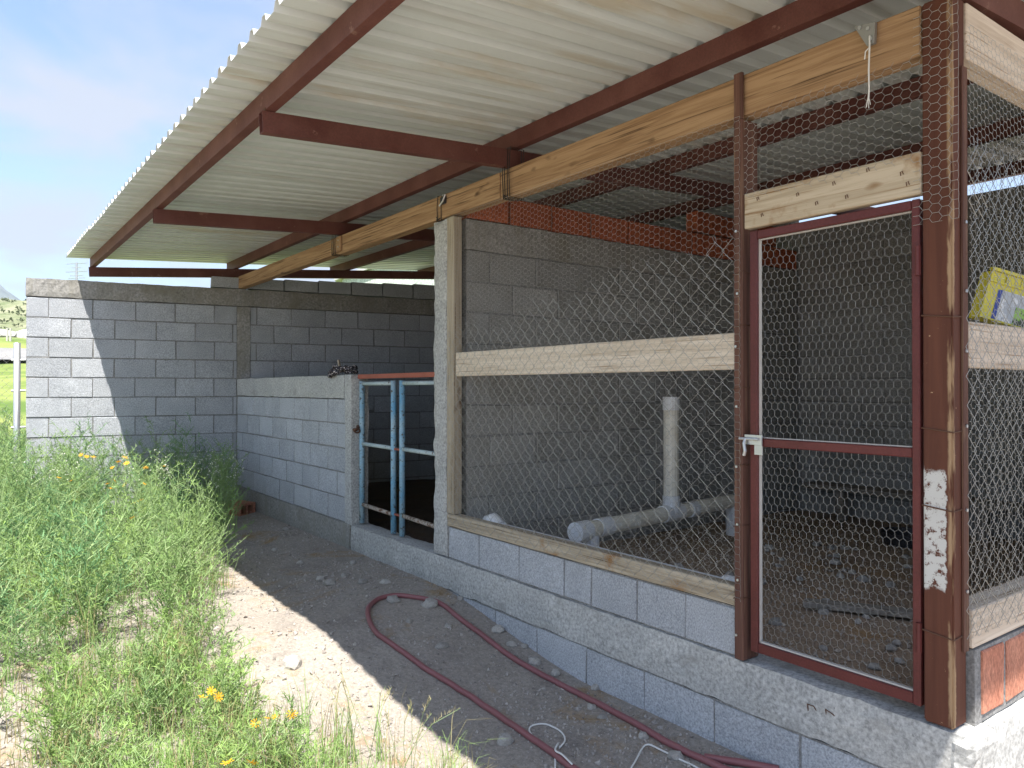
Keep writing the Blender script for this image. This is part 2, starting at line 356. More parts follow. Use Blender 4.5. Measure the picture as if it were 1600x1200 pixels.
xs = [-1500, -900, -600, -420, -300, -220, -170, -140] + [-120 + 4 * i for i in range(20)] + [-40 + 1.5 * i for i in range(20)] + [-10 + 0.05 * i for i in range(208)] + [0.5, 1, 2, 4, 8, 16, 40, 120, 400, 1500]
ys = [-1500, -600, -250, -120, -70, -45, -30, -20, -14, -10, -7.5, -6, -5] + [-4.2 + 0.05 * i for i in range(110)] + [1.4, 1.8, 2.4, 3, 4, 5, 6, 8, 11, 15, 20, 28, 38, 50, 70, 110, 200, 400, 1500]
mb = MB(); nx = len(xs)
mb.v = [(x, y, gz(x, y)) for y in ys for x in xs]
mb.f = [(j * nx + i, j * nx + i + 1, (j + 1) * nx + i + 1, (j + 1) * nx + i) for j in range(len(ys) - 1) for i in range(nx - 1)]
g = mb.build('ground', 'soil', smooth=True, org=(0, 0, 0)); g['kind'] = 'structure'
# floors of the pen and the stall, and the mountain beyond
def floor(name, x0, x1, y0, y1, z):
    mb = MB(); a = int((x1 - x0) / 0.06); c = int((y1 - y0) / 0.06)
    mb.v = [(x0 + (x1 - x0) * i / a, y0 + (y1 - y0) * j / c, z + noise.noise(Vector((i * 0.13, j * 0.13, z * 50))) * 0.018 + noise.noise(Vector((i * 0.5, j * 0.5, 2))) * 0.006) for j in range(c + 1) for i in range(a + 1)]
    mb.f = [(j * (a + 1) + i, j * (a + 1) + i + 1, (j + 1) * (a + 1) + i + 1, (j + 1) * (a + 1) + i) for j in range(c) for i in range(a)]
    o = mb.build(name, 'shadefloor' if 'stall' in name else 'floor', smooth=True, org=(0, 0, 0)); o['kind'] = 'structure'
floor('pen_floor', -4.25, -1.24, 0.05, 3.95, -0.04)
floor('stall_floor', -9.1, -4.3, 0.05, 3.95, -0.06)
mb = MB(); W = 240
for j in range(9):
    for i in range(W + 1):
        ad = -75 + 130 * i / W; a = radians(ad); rr = 2300 + j * 130
        ridge = 268 + 120 * sstep(4.6, 0.6, ad) - 150 * sstep(-8, -22, ad) + 70 * noise.noise(Vector((ad * 0.12, 2.2, 0))) * sstep(4.5, 9, abs(ad)) + 14 * noise.noise(Vector((ad * 0.8, 9, j * 0.6)))
        mb.v.append((-rr * cos(a), rr * sin(a), -20 + ridge * sin(pi * j / 8) ** 1.2))
for j in range(8):
    for i in range(W): mb.f.append((j * (W + 1) + i, j * (W + 1) + i + 1, (j + 1) * (W + 1) + i + 1, (j + 1) * (W + 1) + i))
o = mb.build('mountains', 'mount', smooth=True); o['kind'] = 'structure'
mb = MB(); pts = [(-48 + noise.noise(Vector((y * 0.03, 0, 0))) * 2, y) for y in range(-60, 61, 4)]
for x, y in pts: mb.v += [(x - 2.2, y, gz(x - 2.2, y) + 0.25), (x + 2.2, y, gz(x + 2.2, y) + 0.25)]
mb.f = [(2 * i, 2 * i + 1, 2 * i + 3, 2 * i + 2) for i in range(len(pts) - 1)]
o = mb.build('road', 'asphalt', org=(0, 0, 0)); o['kind'] = 'structure'

# ------------------------------------------------------------------ block walls
def block_mesh(seed, lx=0.398, ly=0.15, lz=0.199, jit=0.0034, bev=0.0035, mat='block'):
    r = random.Random(seed); me = bpy.data.meshes.new('block'); bm = bmesh.new()
    bmesh.ops.create_cube(bm, size=1.0); bmesh.ops.scale(bm, vec=(lx, ly, lz), verts=bm.verts)
    bmesh.ops.bevel(bm, geom=bm.edges[:], offset=bev, segments=1, affect='EDGES')
    for v in bm.verts: v.co += Vector([r.uniform(-jit, jit) for _ in range(3)])
    bm.to_mesh(me); bm.free(); me.materials.append(MT[mat]); return me
BLK = [block_mesh(i) for i in range(6)]; DIM = [block_mesh(60 + i, mat='dimblock') for i in range(5)]
CLAYD = [block_mesh(40 + i, 0.37, 0.12, 0.19, 0.003, 0.005, 'claydark') for i in range(3)]
CLAY = [block_mesh(20 + i, 0.37, 0.12, 0.19, 0.003, 0.005, 'clay') for i in range(3)]
def course(parent, o, d, z0, h, joints, name='block', meshes=BLK, nl=(0.398, 0.15, 0.199), thick=0.15, gap=0.011):
    """one row of blocks between consecutive joints, face on the line o + d*u"""
    d = Vector((d[0], d[1], 0)).normalized(); inn = Vector((-d.y, d.x, 0)); ang = atan2(d.y, d.x); pw = wloc(parent)
    for a, c in zip(joints[:-1], joints[1:]):
        if c - a < 0.035: continue
        ww = c - a - gap; ob = bpy.data.objects.new(name, R.choice(meshes))
        ce = Vector((o[0], o[1], 0)) + d * ((a + c) / 2) + inn * (thick / 2 + R.uniform(-0.002, 0.002)); ce.z = z0 + h / 2
        ob.location = ce - pw; ob.rotation_euler = (R.uniform(-.006, .006), R.uniform(-.006, .006), ang + R.uniform(-.004, .004))
        ob.scale = (ww / nl[0], thick / nl[1], (h - gap) / nl[2]); link(ob, parent)
def joints(u0, u1, phase, pitch=0.408):
    k = math.ceil((u0 - phase) / pitch + 0.06); r = [u0]
    while phase + k * pitch < u1 - 0.03: r.append(phase + k * pitch + R.uniform(-.006, .006)); k += 1
    return r + [u1]
def core(parent, o, d, u0, u1, z0, z1, thick=0.15, inset=0.0055):
    ang = atan2(d[1], d[0])
    return rough('mortar', u0, u1, inset, thick - inset, z0, z1, 'mortar', parent, 0.06, 0.0014, (Vector((o[0], o[1], 0)), ang))

# the long side wall, turned a little out of square
FW = empty('block_wall', (-8.975, 0, -0.4), 'long grey concrete block wall with a rough concrete cap, half in sun beyond the weeds', 'wall')
FO = (-8.975, 0.0); FD = Vector((0.159, 0.987, 0)).normalized(); FA = atan2(FD.y, FD.x); FR = (Vector((FO[0], FO[1], 0)), FA)
core(FW, FO, FD, -2.075, 4.1, -0.6, 2.08)
for k in range(11):
    ph = -1.466 if k % 2 == 0 else -1.466 + 0.203
    z0 = 2.08 - 0.21 * (k + 1)
    course(FW, FO, FD, z0, 0.21, joints(-2.08, 0.0, ph, 0.406)); course(FW, FO, FD, z0, 0.21, joints(0.145, 4.0, ph + 0.06, 0.406))
rough('bond_beam', -2.085, 4.1, -0.006, 0.156, 2.083, 2.285, 'cast', FW, 0.05, 0.008, FR, 0.006)
rough('column', 0.0, 0.145, -0.004, 0.154, -0.6, 2.079, 'cast', FW, 0.05, 0.007, FR)
u = -0.28
while u < 3.95:
    top = 2.42 + 0.03 * max(0, u); c2 = min(u + 0.405, 4.0); course(FW, FO, FD, 2.289, top - 2.289, [u, c2]); u += 0.407
# the back wall; blocks where the pen shows them
BW = empty('block_wall', (-4.7, 3.9, -0.3), 'dark block wall at the back of the mesh pen', 'wall')
core(BW, (0, 3.9), (1, 0), -4.3, -1.12, -0.4, 2.66)
core(BW, (0, 3.9), (1, 0), -8.25, -4.302, -0.4, 2.78)  # unseen stall length, raised to shut out light over its top
for k in range(13): course(BW, (0, 3.9), (1, 0), 2.68 - 0.21 * (k + 1), 0.21, joints(-4.2, -1.12, -4.0 + (0.204 if k % 2 else 0)), 'block', DIM)
# partition between stall and pen
PW = empty('block_wall', (-4.22, 2.0, -0.3), 'block partition wall topped by red clay blocks, seen through the front mesh', 'wall')
PO = (-4.22, 0.0)
core(PW, PO, (0, 1), 0.10, 3.89, -0.4, 2.05)
for k in range(10): course(PW, PO, (0, 1), 2.05 - 0.207 * (k + 1), 0.207, joints(0.095, 3.88, 0.28 + (0.2 if k % 2 else 0)), 'block', DIM)
rough('bond_beam', 0.095, 3.88, -0.003, 0.153, 2.053, 2.255, 'cast', PW, 0.06, 0.006, (Vector((PO[0], PO[1], 0)), pi / 2))
course(PW, PO, (0, 1), 2.257, 0.195, joints(0.095, 3.88, 0.45, 0.385), 'clay_block', CLAYD, (0.37, 0.12, 0.19), 0.13, 0.016)
course(PW, PO, (0, 1), 2.452, 0.19, [2.42, 2.80, 3.18, 3.56], 'clay_block', CLAYD, (0.37, 0.12, 0.19), 0.13, 0.014)
# low stall wall
LW = empty('low_block_wall', (-7.4, 0.0, -0.4), 'low block wall with a smooth concrete cap and end post, left of the blue gate', 'wall')
core(LW, (0, 0), (1, 0), -8.96, -5.92, -0.01, 1.035)
for k in range(5): course(LW, (0, 0), (1, 0), 1.035 - 0.207 * (k + 1), 0.207, joints(-8.965, -5.925, -7.957 + (0.205 if k % 2 else 0), 0.41))
rough('cap', -8.968, -5.955, -0.006, 0.156, 1.037, 1.24, 'castlight', LW, 0.05, 0.006, None, 0.008)
rough('end_post', -5.953, -5.812, -0.008, 0.158, -0.02, 1.243, 'castlight', LW, 0.04, 0.006, None, 0.010)
rough('footing', -8.968, -5.83, -0.012, 0.17, -0.7, -0.003, 'cast', LW, 0.06, 0.008)
# front footing wall of gate and pen
SW = empty('front_footing_wall', (-3.4, 0.0, -0.5), 'low block and concrete footing wall under the gate, mesh panel and door', 'wall')
rough('concrete_band', -5.826, -1.105, -0.010, 0.16, -0.212, 0.0, 'castlight', SW, 0.05, 0.007, None, 0.008)
core(SW, (0, 0), (1, 0), -4.29, -2.0, 0.0, 0.208)
course(SW, (0, 0), (1, 0), 0.002, 0.207, [-4.295, -3.93, -3.517, -3.109, -2.89, -2.57, -2.27, -1.995])
core(SW, (0, 0), (1, 0), -5.82, -1.12, -0.8, -0.214)
course(SW, (0, 0), (1, 0), -0.423, 0.207, joints(-5.82, -1.115, -3.345, 0.41))
for bx, bz in ((-1.66, -0.09), (-1.585, -0.085)):       # bent wire ends left in the concrete
    mb = MB(); mb.tube([(bx, -0.004, bz - 0.03), (bx + 0.004, -0.02, bz + 0.012), (bx + 0.03, -0.019, bz + 0.012 - 0.008 * R.random()), (bx + 0.036, -0.012, bz - 0.004)], 0.0022, 5); mb.build('bent_wire', 'rust', SW)
# side footing wall with clay blocks on it
EW = empty('side_footing_wall', (-1.12, 2.0, -0.5), 'concrete footing with a row of upright red clay blocks round the corner post', 'wall')
rough('footing', -1.30, -1.075, 0.165, 3.9, -0.8, -0.004, 'castlight', EW, 0.06, 0.010, None, 0.010)
rough('corner_plaster', -1.16, -1.068, -0.018, 0.175, -0.8, -0.008, 'castlight', EW, 0.03, 0.012, None, 0.012)
core(EW, (-1.11, 0), (0, 1), 0.10, 1.52, 0.0, 0.25, 0.13, 0.006)
course(EW, (-1.11, 0), (0, 1), 0.01, 0.238, [0.135] + [0.135 + 0.197 * i for i in range(1, 8)], 'clay_block', CLAY, (0.37, 0.12, 0.19), 0.13, 0.024)

# concrete post at the gate
o = rough('concrete_post', -4.48, -4.30, -0.012, 0.14, -0.0, 2.262, 'castlight', None, 0.035, 0.008, None, 0.014)
tag(o, 'rough grey concrete post between the blue gate and the mesh panel', 'post')

# ------------------------------------------------------------------ timber
def timber(name, x0, x1, y0, y1, z0, z1, mat, label, cat, group=None, parent=None, bev=0.004):
    o = MB().box(x0, x1, y0, y1, z0, z1).build(name, mat, parent, bevel=bev)
    return tag(o, label, cat, group) if label else o
def nail(parent, p, d=(0, -1, 0), r=0.006):
    p = Vector(p); d = Vector(d); MB().tube([p, p + d * 0.004], r, 8).build('screw', 'galv', parent)
def tie(parent, x, z0, z1, y0, y1, n=2, sep=0.03, mat='darkwire', r=0.003):
    mb = MB()
    for i in range(n):
        xx = x + (i - (n - 1) / 2) * sep + R.uniform(-.003, .003)
        mb.tube([(xx, y0, z0), (xx + R.uniform(-.006, .006), y0 - 0.004, (z0 + z1) / 2), (xx + 0.004, y0, z1), (xx, y1, z1), (xx, y1, z0), (xx, y0, z0)], r, 5, False)
    mb.tube([(x + 0.02, y0 - 0.004, z0 + 0.012), (x - 0.012, y0 - 0.016, z0 - 0.002), (x + 0.012, y0 - 0.022, z0 + 0.01), (x - 0.018, y0 - 0.012, z0 + 0.022)], r * 1.2, 5)
    mb.build('wire_tie', mat, parent)
BEAM = empty('timber_beam', (-4.9, 0.045, 2.26), 'long orange pine beam under the roof edge, spliced from several lengths', 'beam')
cuts = [-8.93, -6.13, -3.70, -1.236]
for i in range(3):
    a, c = cuts[i], cuts[i + 1]
    MB().box(a + 0.002, c - 0.002, 0.0 - 0.004 * (i == 1), 0.085, 2.285 - 0.012 * i, 2.425 + 0.004 * i).build('beam_length', 'beamwood', BEAM, bevel=0.005)
MB().box(-6.20, -6.0, -0.022, -0.006, 2.29, 2.42).build('splice_board', 'beamwood', BEAM, bevel=0.003)
for x in (-6.16, -6.04):
    for z in (2.33, 2.385): nail(BEAM, (x, -0.023, z))
tie(BEAM, -6.12, 2.272, 2.45, -0.028, 0.09, 3, 0.035)
tie(BEAM, -4.40, 2.262, 2.43, -0.008, 0.088, 2, 0.05)
tie(BEAM, -3.62, 2.255, 2.55, -0.012, 0.09, 4, 0.022)
MP = empty('mid_post', (-1.967, 0.03, 0), 'narrow brown painted timber post between mesh panel and door', 'post')
MB().box(-1.99, -1.947, -0.021, 0.085, 0.0, 2.245).build('shaft', 'brownwood', MP, bevel=0.003)
MB().box(-1.99, -1.947, -0.021, -0.005, 2.246, 2.44).build('tongue', 'brownwood', MP, bevel=0.003)
for z in (0.10, 0.33, 0.56, 0.80, 1.05, 1.30, 1.52, 1.78): nail(MP, (-1.975 + R.uniform(-.006, .006), -0.021, z), r=0.0055)
for z in (0.25, 0.55, 0.80, 1.12, 1.38, 1.60):
    zz_ = z + 0.01; MB().tube([(-1.992, -0.023, z), (-1.945, -0.024, zz_), (-1.944, 0.087, z + 0.004), (-1.992, 0.088, z), (-1.992, -0.023, z)], 0.0022, 5, False).build('wire_wrap', 'rust', MP)
# corner post: brown paint scraped off one patch down to old white
m, t, b = nodes('corner_post_paint'); v = coords(t, (22, 22, 1.2), False); vo = coords(t, rnd=False)
c = mix(t, ramp(t, nz(t, v, 1.2, 8, 0.65, 0.6), 0.35, 0.7), (0.09, 0.034, 0.022), (0.13, 0.05, 0.031))
c = mix(t, ramp(t, nz(t, vo, 60, 3), 0.71, 0.75), c, (0.42, 0.27, 0.17))
sx = t.nodes.new('ShaderNodeSeparateXYZ'); t.links.new(vo, sx.inputs[0])
def band(a, lo, hi, soft, wob):
    ad = t.nodes.new('ShaderNodeMath'); ad.operation = 'MULTIPLY_ADD'; ad.inputs[1].default_value = wob; t.links.new(nz(t, vo, 26, 5), ad.inputs[0]); t.links.new(sx.outputs[a], ad.inputs[2])
    r1 = t.nodes.new('ShaderNodeMapRange'); r1.inputs['From Min'].default_value = lo; r1.inputs['From Max'].default_value = lo + soft; t.links.new(ad.outputs[0], r1.inputs['Value'])
    r2 = t.nodes.new('ShaderNodeMapRange'); r2.inputs['From Min'].default_value = hi; r2.inputs['From Max'].default_value = hi - soft; t.links.new(ad.outputs[0], r2.inputs['Value'])
    mu = t.nodes.new('ShaderNodeMath'); mu.operation = 'MULTIPLY'; t.links.new(r1.outputs[0], mu.inputs[0]); t.links.new(r2.outputs[0], mu.inputs[1]); return mu.outputs[0]
pm = t.nodes.new('ShaderNodeMath'); pm.operation = 'MULTIPLY'; t.links.new(band('Z', 0.47, 0.88, 0.012, 0.05), pm.inputs[0]); t.links.new(band('X', -0.06, 0.045, 0.004, 0.035), pm.inputs[1])
fl = ramp(t, nz(t, vo, 38, 6, 0.75), 0.53, 0.60, (1, 1, 1), (0, 0, 0)); pf = t.nodes.new('ShaderNodeMath'); pf.operation = 'MULTIPLY'; t.links.new(pm.outputs[0], pf.inputs[0]); t.links.new(fl, pf.inputs[1])
c = mix(t, pf.outputs[0], c, (0.56, 0.55, 0.52))
eb = t.nodes.new('ShaderNodeMath'); eb.operation = 'MULTIPLY'; t.links.new(band('X', 0.036, 0.12, 0.006, 0.012), eb.inputs[0]); t.links.new(ramp(t, nz(t, coords(t, (20, 20, 3), False), 1.2, 4), 0.44, 0.54), eb.inputs[1])
ec = t.nodes.new('ShaderNodeMath'); ec.operation = 'MULTIPLY'; t.links.new(eb.outputs[0], ec.inputs[0]); t.links.new(band('Y', -0.08, -0.018, 0.006, 0.02), ec.inputs[1])
c = mix(t, ec.outputs[0], c, (0.36, 0.24, 0.14))
t.links.new(c, b.inputs['Base Color']); b.inputs['Roughness'].default_value = 0.7; b.inputs['Specular IOR Level'].default_value = 0.2; bump(t, b, nz(t, v, 1.2, 8), 0.3, 0.003); MT['postpaint'] = m
CP = empty('corner_post', (-1.184, 0.04, 0), 'thick brown painted corner post with a scraped white patch', 'post')
MB().box(-1.232, -1.136, -0.006, 0.088, 0.005, 2.43).build('shaft', 'postpaint', CP, bevel=0.006, org=(-1.184, 0.04, 0.005), seg=2)
for z in (0.30, 0.72, 0.98, 1.36):
    MB().tube([(-1.234, -0.009, z + 0.012), (-1.133, -0.009, z), (-1.132, 0.091, z + 0.006), (-1.235, 0.091, z), (-1.234, -0.009, z + 0.012)], 0.0024, 5, False).build('wire_wrap', 'rust', CP)
MB().box(-1.134, -1.128, 0.052, 0.088, 0.25, 2.2).build('edge_strip', 'brownwood', CP)
for z in (0.45, 0.72, 1.0, 1.25, 1.45, 1.68): nail(CP, (-1.127, 0.07, z), (1, 0, 0), 0.006)
timber('door_header', -1.945, -1.234, -0.012, 0.032, 1.785, 1.93, 'headwood', 'pale stained plank fixed across the top of the mesh door', 'plank')
for x, z in ((-1.88, 1.89), (-1.70, 1.87), (-1.55, 1.88), (-1.42, 1.90), (-1.30, 1.86), (-1.86, 1.82), (-1.62, 1.82), (-1.5, 1.82), (-1.28, 1.82)):
    MB().tube([(x, -0.012, z), (x, -0.016, z + 0.012), (x + 0.008, -0.018, z + 0.014), (x + 0.010, -0.0145, z + 0.002)], 0.0016, 5).build('bent_nail', 'rust', bpy.data.objects['door_header'])
timber('mid_rail', -4.205, -1.992, 0.0, 0.04, 1.205, 1.36, 'palewood', 'pale pine rail across the middle of the front mesh panel', 'rail')
timber('wood_post', -4.298, -4.212, -0.010, 0.055, 0.30, 2.26, 'oldwood_z', 'weathered timber upright beside the concrete post', 'post')
timber('sill_beam', -4.29, -1.992, -0.012, 0.05, 0.215, 0.298, 'oldwood_x', 'weathered timber sill along the bottom of the front mesh panel', 'beam')
timber('side_rail', -1.165, -1.125, 0.095, 1.42, 1.195, 1.35, 'palewood_y', 'pale pine rail round the corner carrying the yellow crate', 'rail')
MB().box(-1.34, -1.167, 0.55, 1.0, 1.30, 1.334).build('ledge', 'palewood_y', bpy.data.objects['side_rail'])
timber('side_sill', -1.21, -1.118, 0.095, 1.42, 0.256, 0.385, 'palewood_y', 'pale board on the red clay blocks of the side wall', 'beam')
timber('side_beam', -1.21, -1.13, 0.092, 1.50, 2.235, 2.425, 'palewood_y', 'pale timber beam at the top of the side mesh', 'beam')
timber('side_post', -1.21, -1.13, 1.43, 1.51, 0.25, 2.234, 'brownwood', 'brown timber post where the side mesh meets the added block wall', 'post')
SHADE = empty('block_wall', (-1.12, 2.7, 0.0), 'plain unseen wall added to shade the rear half of the pen', 'wall')  # added out of view to darken the inside of the pen
core(SHADE, (-1.11, 0), (0, 1), 1.53, 3.89, -0.6, 2.64)
# ------------------------------------------------------------------ roof
SL = 0.06
def rz(y, base): return base + SL * y
RO = empty('shed_roof', (-4.85, 1.3, 2.4), 'cream corrugated metal roof on red steel purlins and rafters', 'roof')
def profile(x0, npitch, p=0.15, h=0.033):
    r = []
    for i in range(npitch):
        a = x0 + i * p; r += [(a, 0), (a + 0.040, 0.0), (a + 0.082, 0), (a + 0.098, h), (a + 0.130, h), (a + 0.146, 0)]
    return r + [(x0 + npitch * p, 0), (x0 + npitch * p + 0.026, 0)]
x = -9.52; k = 0
while x < -0.25:
    n = 6 if x + 0.9 < -0.2 else 2
    pr = profile(x, n); mb = MB(); Y = [-1.674 + 0.012 * noise.noise(Vector((k * 1.7, 0, 0))), -0.3, 1.3, 2.8, 4.35]
    up = 0.0016 if k % 2 else 0.0
    for y in Y:
        for (a, z) in pr: mb.v.append((a, y, rz(y, 2.654) + z + up + 0.0012 * noise.noise(Vector((a * 1.3, y * 0.8, 0)))))
    q = len(pr)
    for j in range(len(Y) - 1):
        for i in range(q - 1): mb.f.append((j * q + i, j * q + i + 1, (j + 1) * q + i + 1, (j + 1) * q + i))
    o = mb.build('roof_sheet', 'sheet', RO)
    md = o.modifiers.new('thickness', 'SOLIDIFY'); md.thickness = 0.0012; md.offset = 1
    x += n * 0.15; k += 1
def channel(name, p, q, w_, h_, wall=0.004):
    """an open rectangular steel section from p to q (bottom centre line)"""
    mb = MB(); p = Vector(p); q = Vector(q); d = (q - p).normalized(); s = d.cross(Vector((0, 0, 1))).normalized(); u_ = s.cross(d).normalized()
    prof = [(-w_ / 2, 0), (w_ / 2, 0), (w_ / 2, h_), (-w_ / 2, h_)]; inn = [(-w_ / 2 + wall, wall), (w_ / 2 - wall, wall), (w_ / 2 - wall, h_ - wall), (-w_ / 2 + wall, h_ - wall)]
    vs = [e + s * a + u_ * b_ for e in (p, q) for a, b_ in prof] + [e + s * a + u_ * b_ for e in (p, q) for a, b_ in inn]
    fs = []
    for i in range(4):
        j = (i + 1) % 4; fs += [(i, j, 4 + j, 4 + i), (8 + j, 8 + i, 12 + i, 12 + j), (j, i, 8 + i, 8 + j), (4 + i, 4 + j, 12 + j, 12 + i)]
    mb.add(vs, fs); return mb.build(name, 'redsteel', RO)
for y in (-1.42, 0.05, 1.38, 2.70, 4.02): channel('purlin', (-9.49, y, rz(y, 2.55)), (-0.22, y, rz(y, 2.55)), 0.05, 0.102)
for xx in (-6.10, -3.645, -1.165): channel('rafter', (xx, -1.455, rz(-1.455, 2.444)), (xx, 4.2, rz(4.2, 2.444)), 0.05, 0.103)
channel('rafter', (-9.46, -1.455, rz(-1.455, 2.446)), (-8.55, 4.2, rz(4.2, 2.446)), 0.05, 0.102)
for xx in (-6.1, -3.645, -9.46): MB().box(xx - 0.006, xx + 0.03, -1.448, -1.440, 2.46, 2.475).build('weld', 'rust', RO)
# hinge bracket with hanging string, and a small clip, on the beam
mb = MB().add([(-1.462, -0.006, 2.437), (-1.385, -0.006, 2.425), (-1.388, -0.006, 2.352), (-1.415, -0.006, 2.35), (-1.462, -0.02, 2.437), (-1.385, -0.02, 2.425), (-1.388, -0.02, 2.352), (-1.415, -0.02, 2.35)],
              [(3, 2, 1, 0), (4, 5, 6, 7), (0, 1, 5, 4), (1, 2, 6, 5), (2, 3, 7, 6), (3, 0, 4, 7)])
BK = empty('metal_bracket', (-1.42, -0.006, 2.35), 'small grey metal bracket on the beam above the mesh door', 'bracket'); mb.build('plate', 'chain', BK)
for x_, z_ in ((-1.41, 2.41), (-1.40, 2.37), (-1.44, 2.425)): nail(BK, (x_, -0.021, z_), r=0.007)
mb = MB(); mb.tube([(-1.402, -0.025, 2.38), (-1.400, -0.03, 2.33), (-1.404, -0.028, 2.26), (-1.402, -0.03, 2.19), (-1.405, -0.029, 2.15)], 0.0032, 5)
mb.tube([(-1.40, -0.027, 2.34), (-1.412, -0.035, 2.325), (-1.418, -0.03, 2.30)], 0.0022, 5)
for i in range(5): mb.tube([(-1.405, -0.029, 2.17), (-1.405 + R.uniform(-.01, .01), -0.03, 2.13 + R.uniform(-.01, .01))], 0.0014, 4)
tag(mb.build('string', 'string'), 'white frayed string hanging from the metal bracket', 'string')
CL = empty('wire_clip', (-4.33, -0.008, 2.36), 'crumpled metal clip on the beam over the concrete post', 'clip')
MB().box(-4.37, -4.31, -0.022, -0.004, 2.36, 2.41).build('plate', 'rubber', CL, bevel=0.004); MB().tube([(-4.36, -0.03, 2.35), (-4.31, -0.035, 2.37), (-4.29, -0.028, 2.41), (-4.33, -0.026, 2.415)], 0.006, 6).build('loop', 'galv', CL)

# ------------------------------------------------------------------ wire meshes
def hexwire(u0, u1, v0, v1, to3, w_=0.0285, row=0.0295, turned=False, r=0.00065, wob=0.0035, keep=None):
    """hexagonal netting; to3 maps panel (u, v) to space"""
    mb = MB(); a = row / 1.5 * 0.5
    A0, A1, B0, B1 = (v0, v1, u0, u1) if turned else (u0, u1, v0, v1)
    nr = int((B1 - B0) / row); nc = int((A1 - A0) / w_)
    def pt(p, q):
        p += noise.noise(Vector((p * 6, q * 6, u0))) * wob * 1.6 + noise.noise(Vector((p * 31, q * 31, 5))) * wob * 0.5; q += noise.noise(Vector((p * 6, q * 6, 9 + u0))) * wob * 1.6 + noise.noise(Vector((p * 31, q * 31, 8))) * wob * 0.5
        p = min(max(p, A0), A1); q = min(max(q, B0), B1)
        uu, vv = (q, p) if turned else (p, q)
        return to3(uu, vv, noise.noise(Vector((uu * 3, vv * 3, 4))) * wob * 1.5), uu, vv
    for j in range(nr + 1):
        for i in range(nc + 1):
            cx = A0 + (i + (0.5 if j % 2 else 0)) * w_; cy = B0 + j * row
            top, u_, v_ = pt(cx, cy + row * 0.33); bot = pt(cx, cy - row * 0.33)[0]
            if keep and not keep(u_, v_): continue
            lf = pt(cx - w_ / 2, cy + row * 0.67)[0]; rt = pt(cx + w_ / 2, cy + row * 0.67)[0]
            if (top - bot).length > 1e-3: mb.seg(bot, top, r * 1.45)
            if (lf - top).length > 1e-3: mb.seg(top, lf, r)
            if (rt - top).length > 1e-3: mb.seg(top, rt, r)
    return mb
def chainlink(u0, u1, v0, top, to3, w_=0.043, h=0.046, r=0.00115, skew=0.0, wob=0.006):
    mb = MB(); n = int((u1 - u0) / w_)
    for k in range(n):
        ul = u0 + k * w_; prev = None; m_ = int((top(ul + w_ / 2) - v0) / h)
        for i in range(m_ + 1):
            s = (i + k) % 2; v = v0 + i * h; uu = ul + (w_ + 0.004 if s else -0.004)
            uu += noise.noise(Vector((uu * 4, v * 4, 1))) * wob; v += noise.noise(Vector((uu * 4, v * 4, 6))) * wob
            uu += skew * noise.noise(Vector((v * 2.2, k * 0.15, 0)))
            P = to3(min(uu, u1 + 0.01), v, (0.0022 if s else -0.0022) + noise.noise(Vector((uu * 2, v * 2, 2))) * wob)
            if prev is not None: mb.seg(prev, P, r)
            prev = P
        if prev is not None: mb.seg(prev, prev + Vector((R.uniform(-.012, .012), -0.004, 0.022)), r)
    return mb
def front(y): return lambda u_, v_, d_: Vector((u_, y + d_, v_))
o = hexwire(-4.27, -1.955, 0.24, 2.255, front(-0.026), 0.0305, 0.0315, True, 0.00052).build('chicken_wire', 'wire'); tag(o, 'hexagonal chicken wire stretched over the front panel beside the door', 'chicken wire')
o = hexwire(-1.94, -1.11, 1.68, 2.41, front(-0.018), 0.0305, 0.0315, True, keep=lambda a, c: (1.90 < c < 2.25) or a > -1.24).build('chicken_wire', 'wire'); tag(o, 'strip of chicken wire above the door, lapped round the corner post', 'chicken wire')
o = hexwire(0.06, 1.5, 0.30, 2.34, lambda u_, v_, d_: Vector((-1.113 + d_, u_, v_)), 0.0285, 0.0295, True, 0.0006).build('chicken_wire', 'wire'); tag(o, 'chicken wire over the side wall round the corner', 'chicken wire')
o = chainlink(-4.27, -1.965, 0.235, lambda u_: 1.50 + 0.27 * sstep(-4.2, -1.9, u_) + 0.03 * sin(u_ * 9), front(-0.036)).build('chain_link_mesh', 'chain'); tag(o, 'chain link mesh on the lower part of the front panel', 'chain link')
o = chainlink(0.02, 1.48, 0.30, lambda u_: 1.92 + 0.04 * sin(u_ * 7), lambda u_, v_, d_: Vector((-1.098 + d_ * 1.5, u_, v_)), 0.035, 0.048, 0.0012, 0.04, 0.012).build('chain_link_mesh', 'chain'); tag(o, 'slack chain link mesh on the side wall behind the corner post', 'chain link')

# ------------------------------------------------------------------ mesh door
DR = empty('mesh_door', (-1.58, 0.012, 0.03), 'red steel framed door filled with chicken wire, closed', 'door')
D0, D1, DB, DT = -1.925, -1.243, 0.045, 1.772; bw = 0.034
MB().box(D0, D0 + bw, -0.002, 0.03, DB, DT).build('stile', 'doorsteel', DR, bevel=0.003)
MB().box(D1 - bw * 0.8, D1, -0.002, 0.03, DB, DT).build('stile', 'doorsteel', DR, bevel=0.003)
MB().box(D0 + bw + .001, D1 - bw * 0.8 - .001, -0.001, 0.029, DT - bw, DT - .001).build('top_rail', 'doorsteel', DR, bevel=0.003)
MB().box(D0 + bw + .001, D1 - bw * 0.8 - .001, -0.001, 0.029, DB + .001, DB + bw + .006).build('bottom_rail', 'doorsteel', DR, bevel=0.003)
MB().box(D0 + bw + .001, D1 - bw * 0.8 - .001, 0.0, 0.028, 0.888, 0.921).build('middle_rail', 'doorsteel', DR, bevel=0.003)
MB().box(D0 + bw, D0 + bw + 0.0045, 0.012, 0.026, DB + bw + .006, DT - bw).build('edge_trim', 'white', DR)
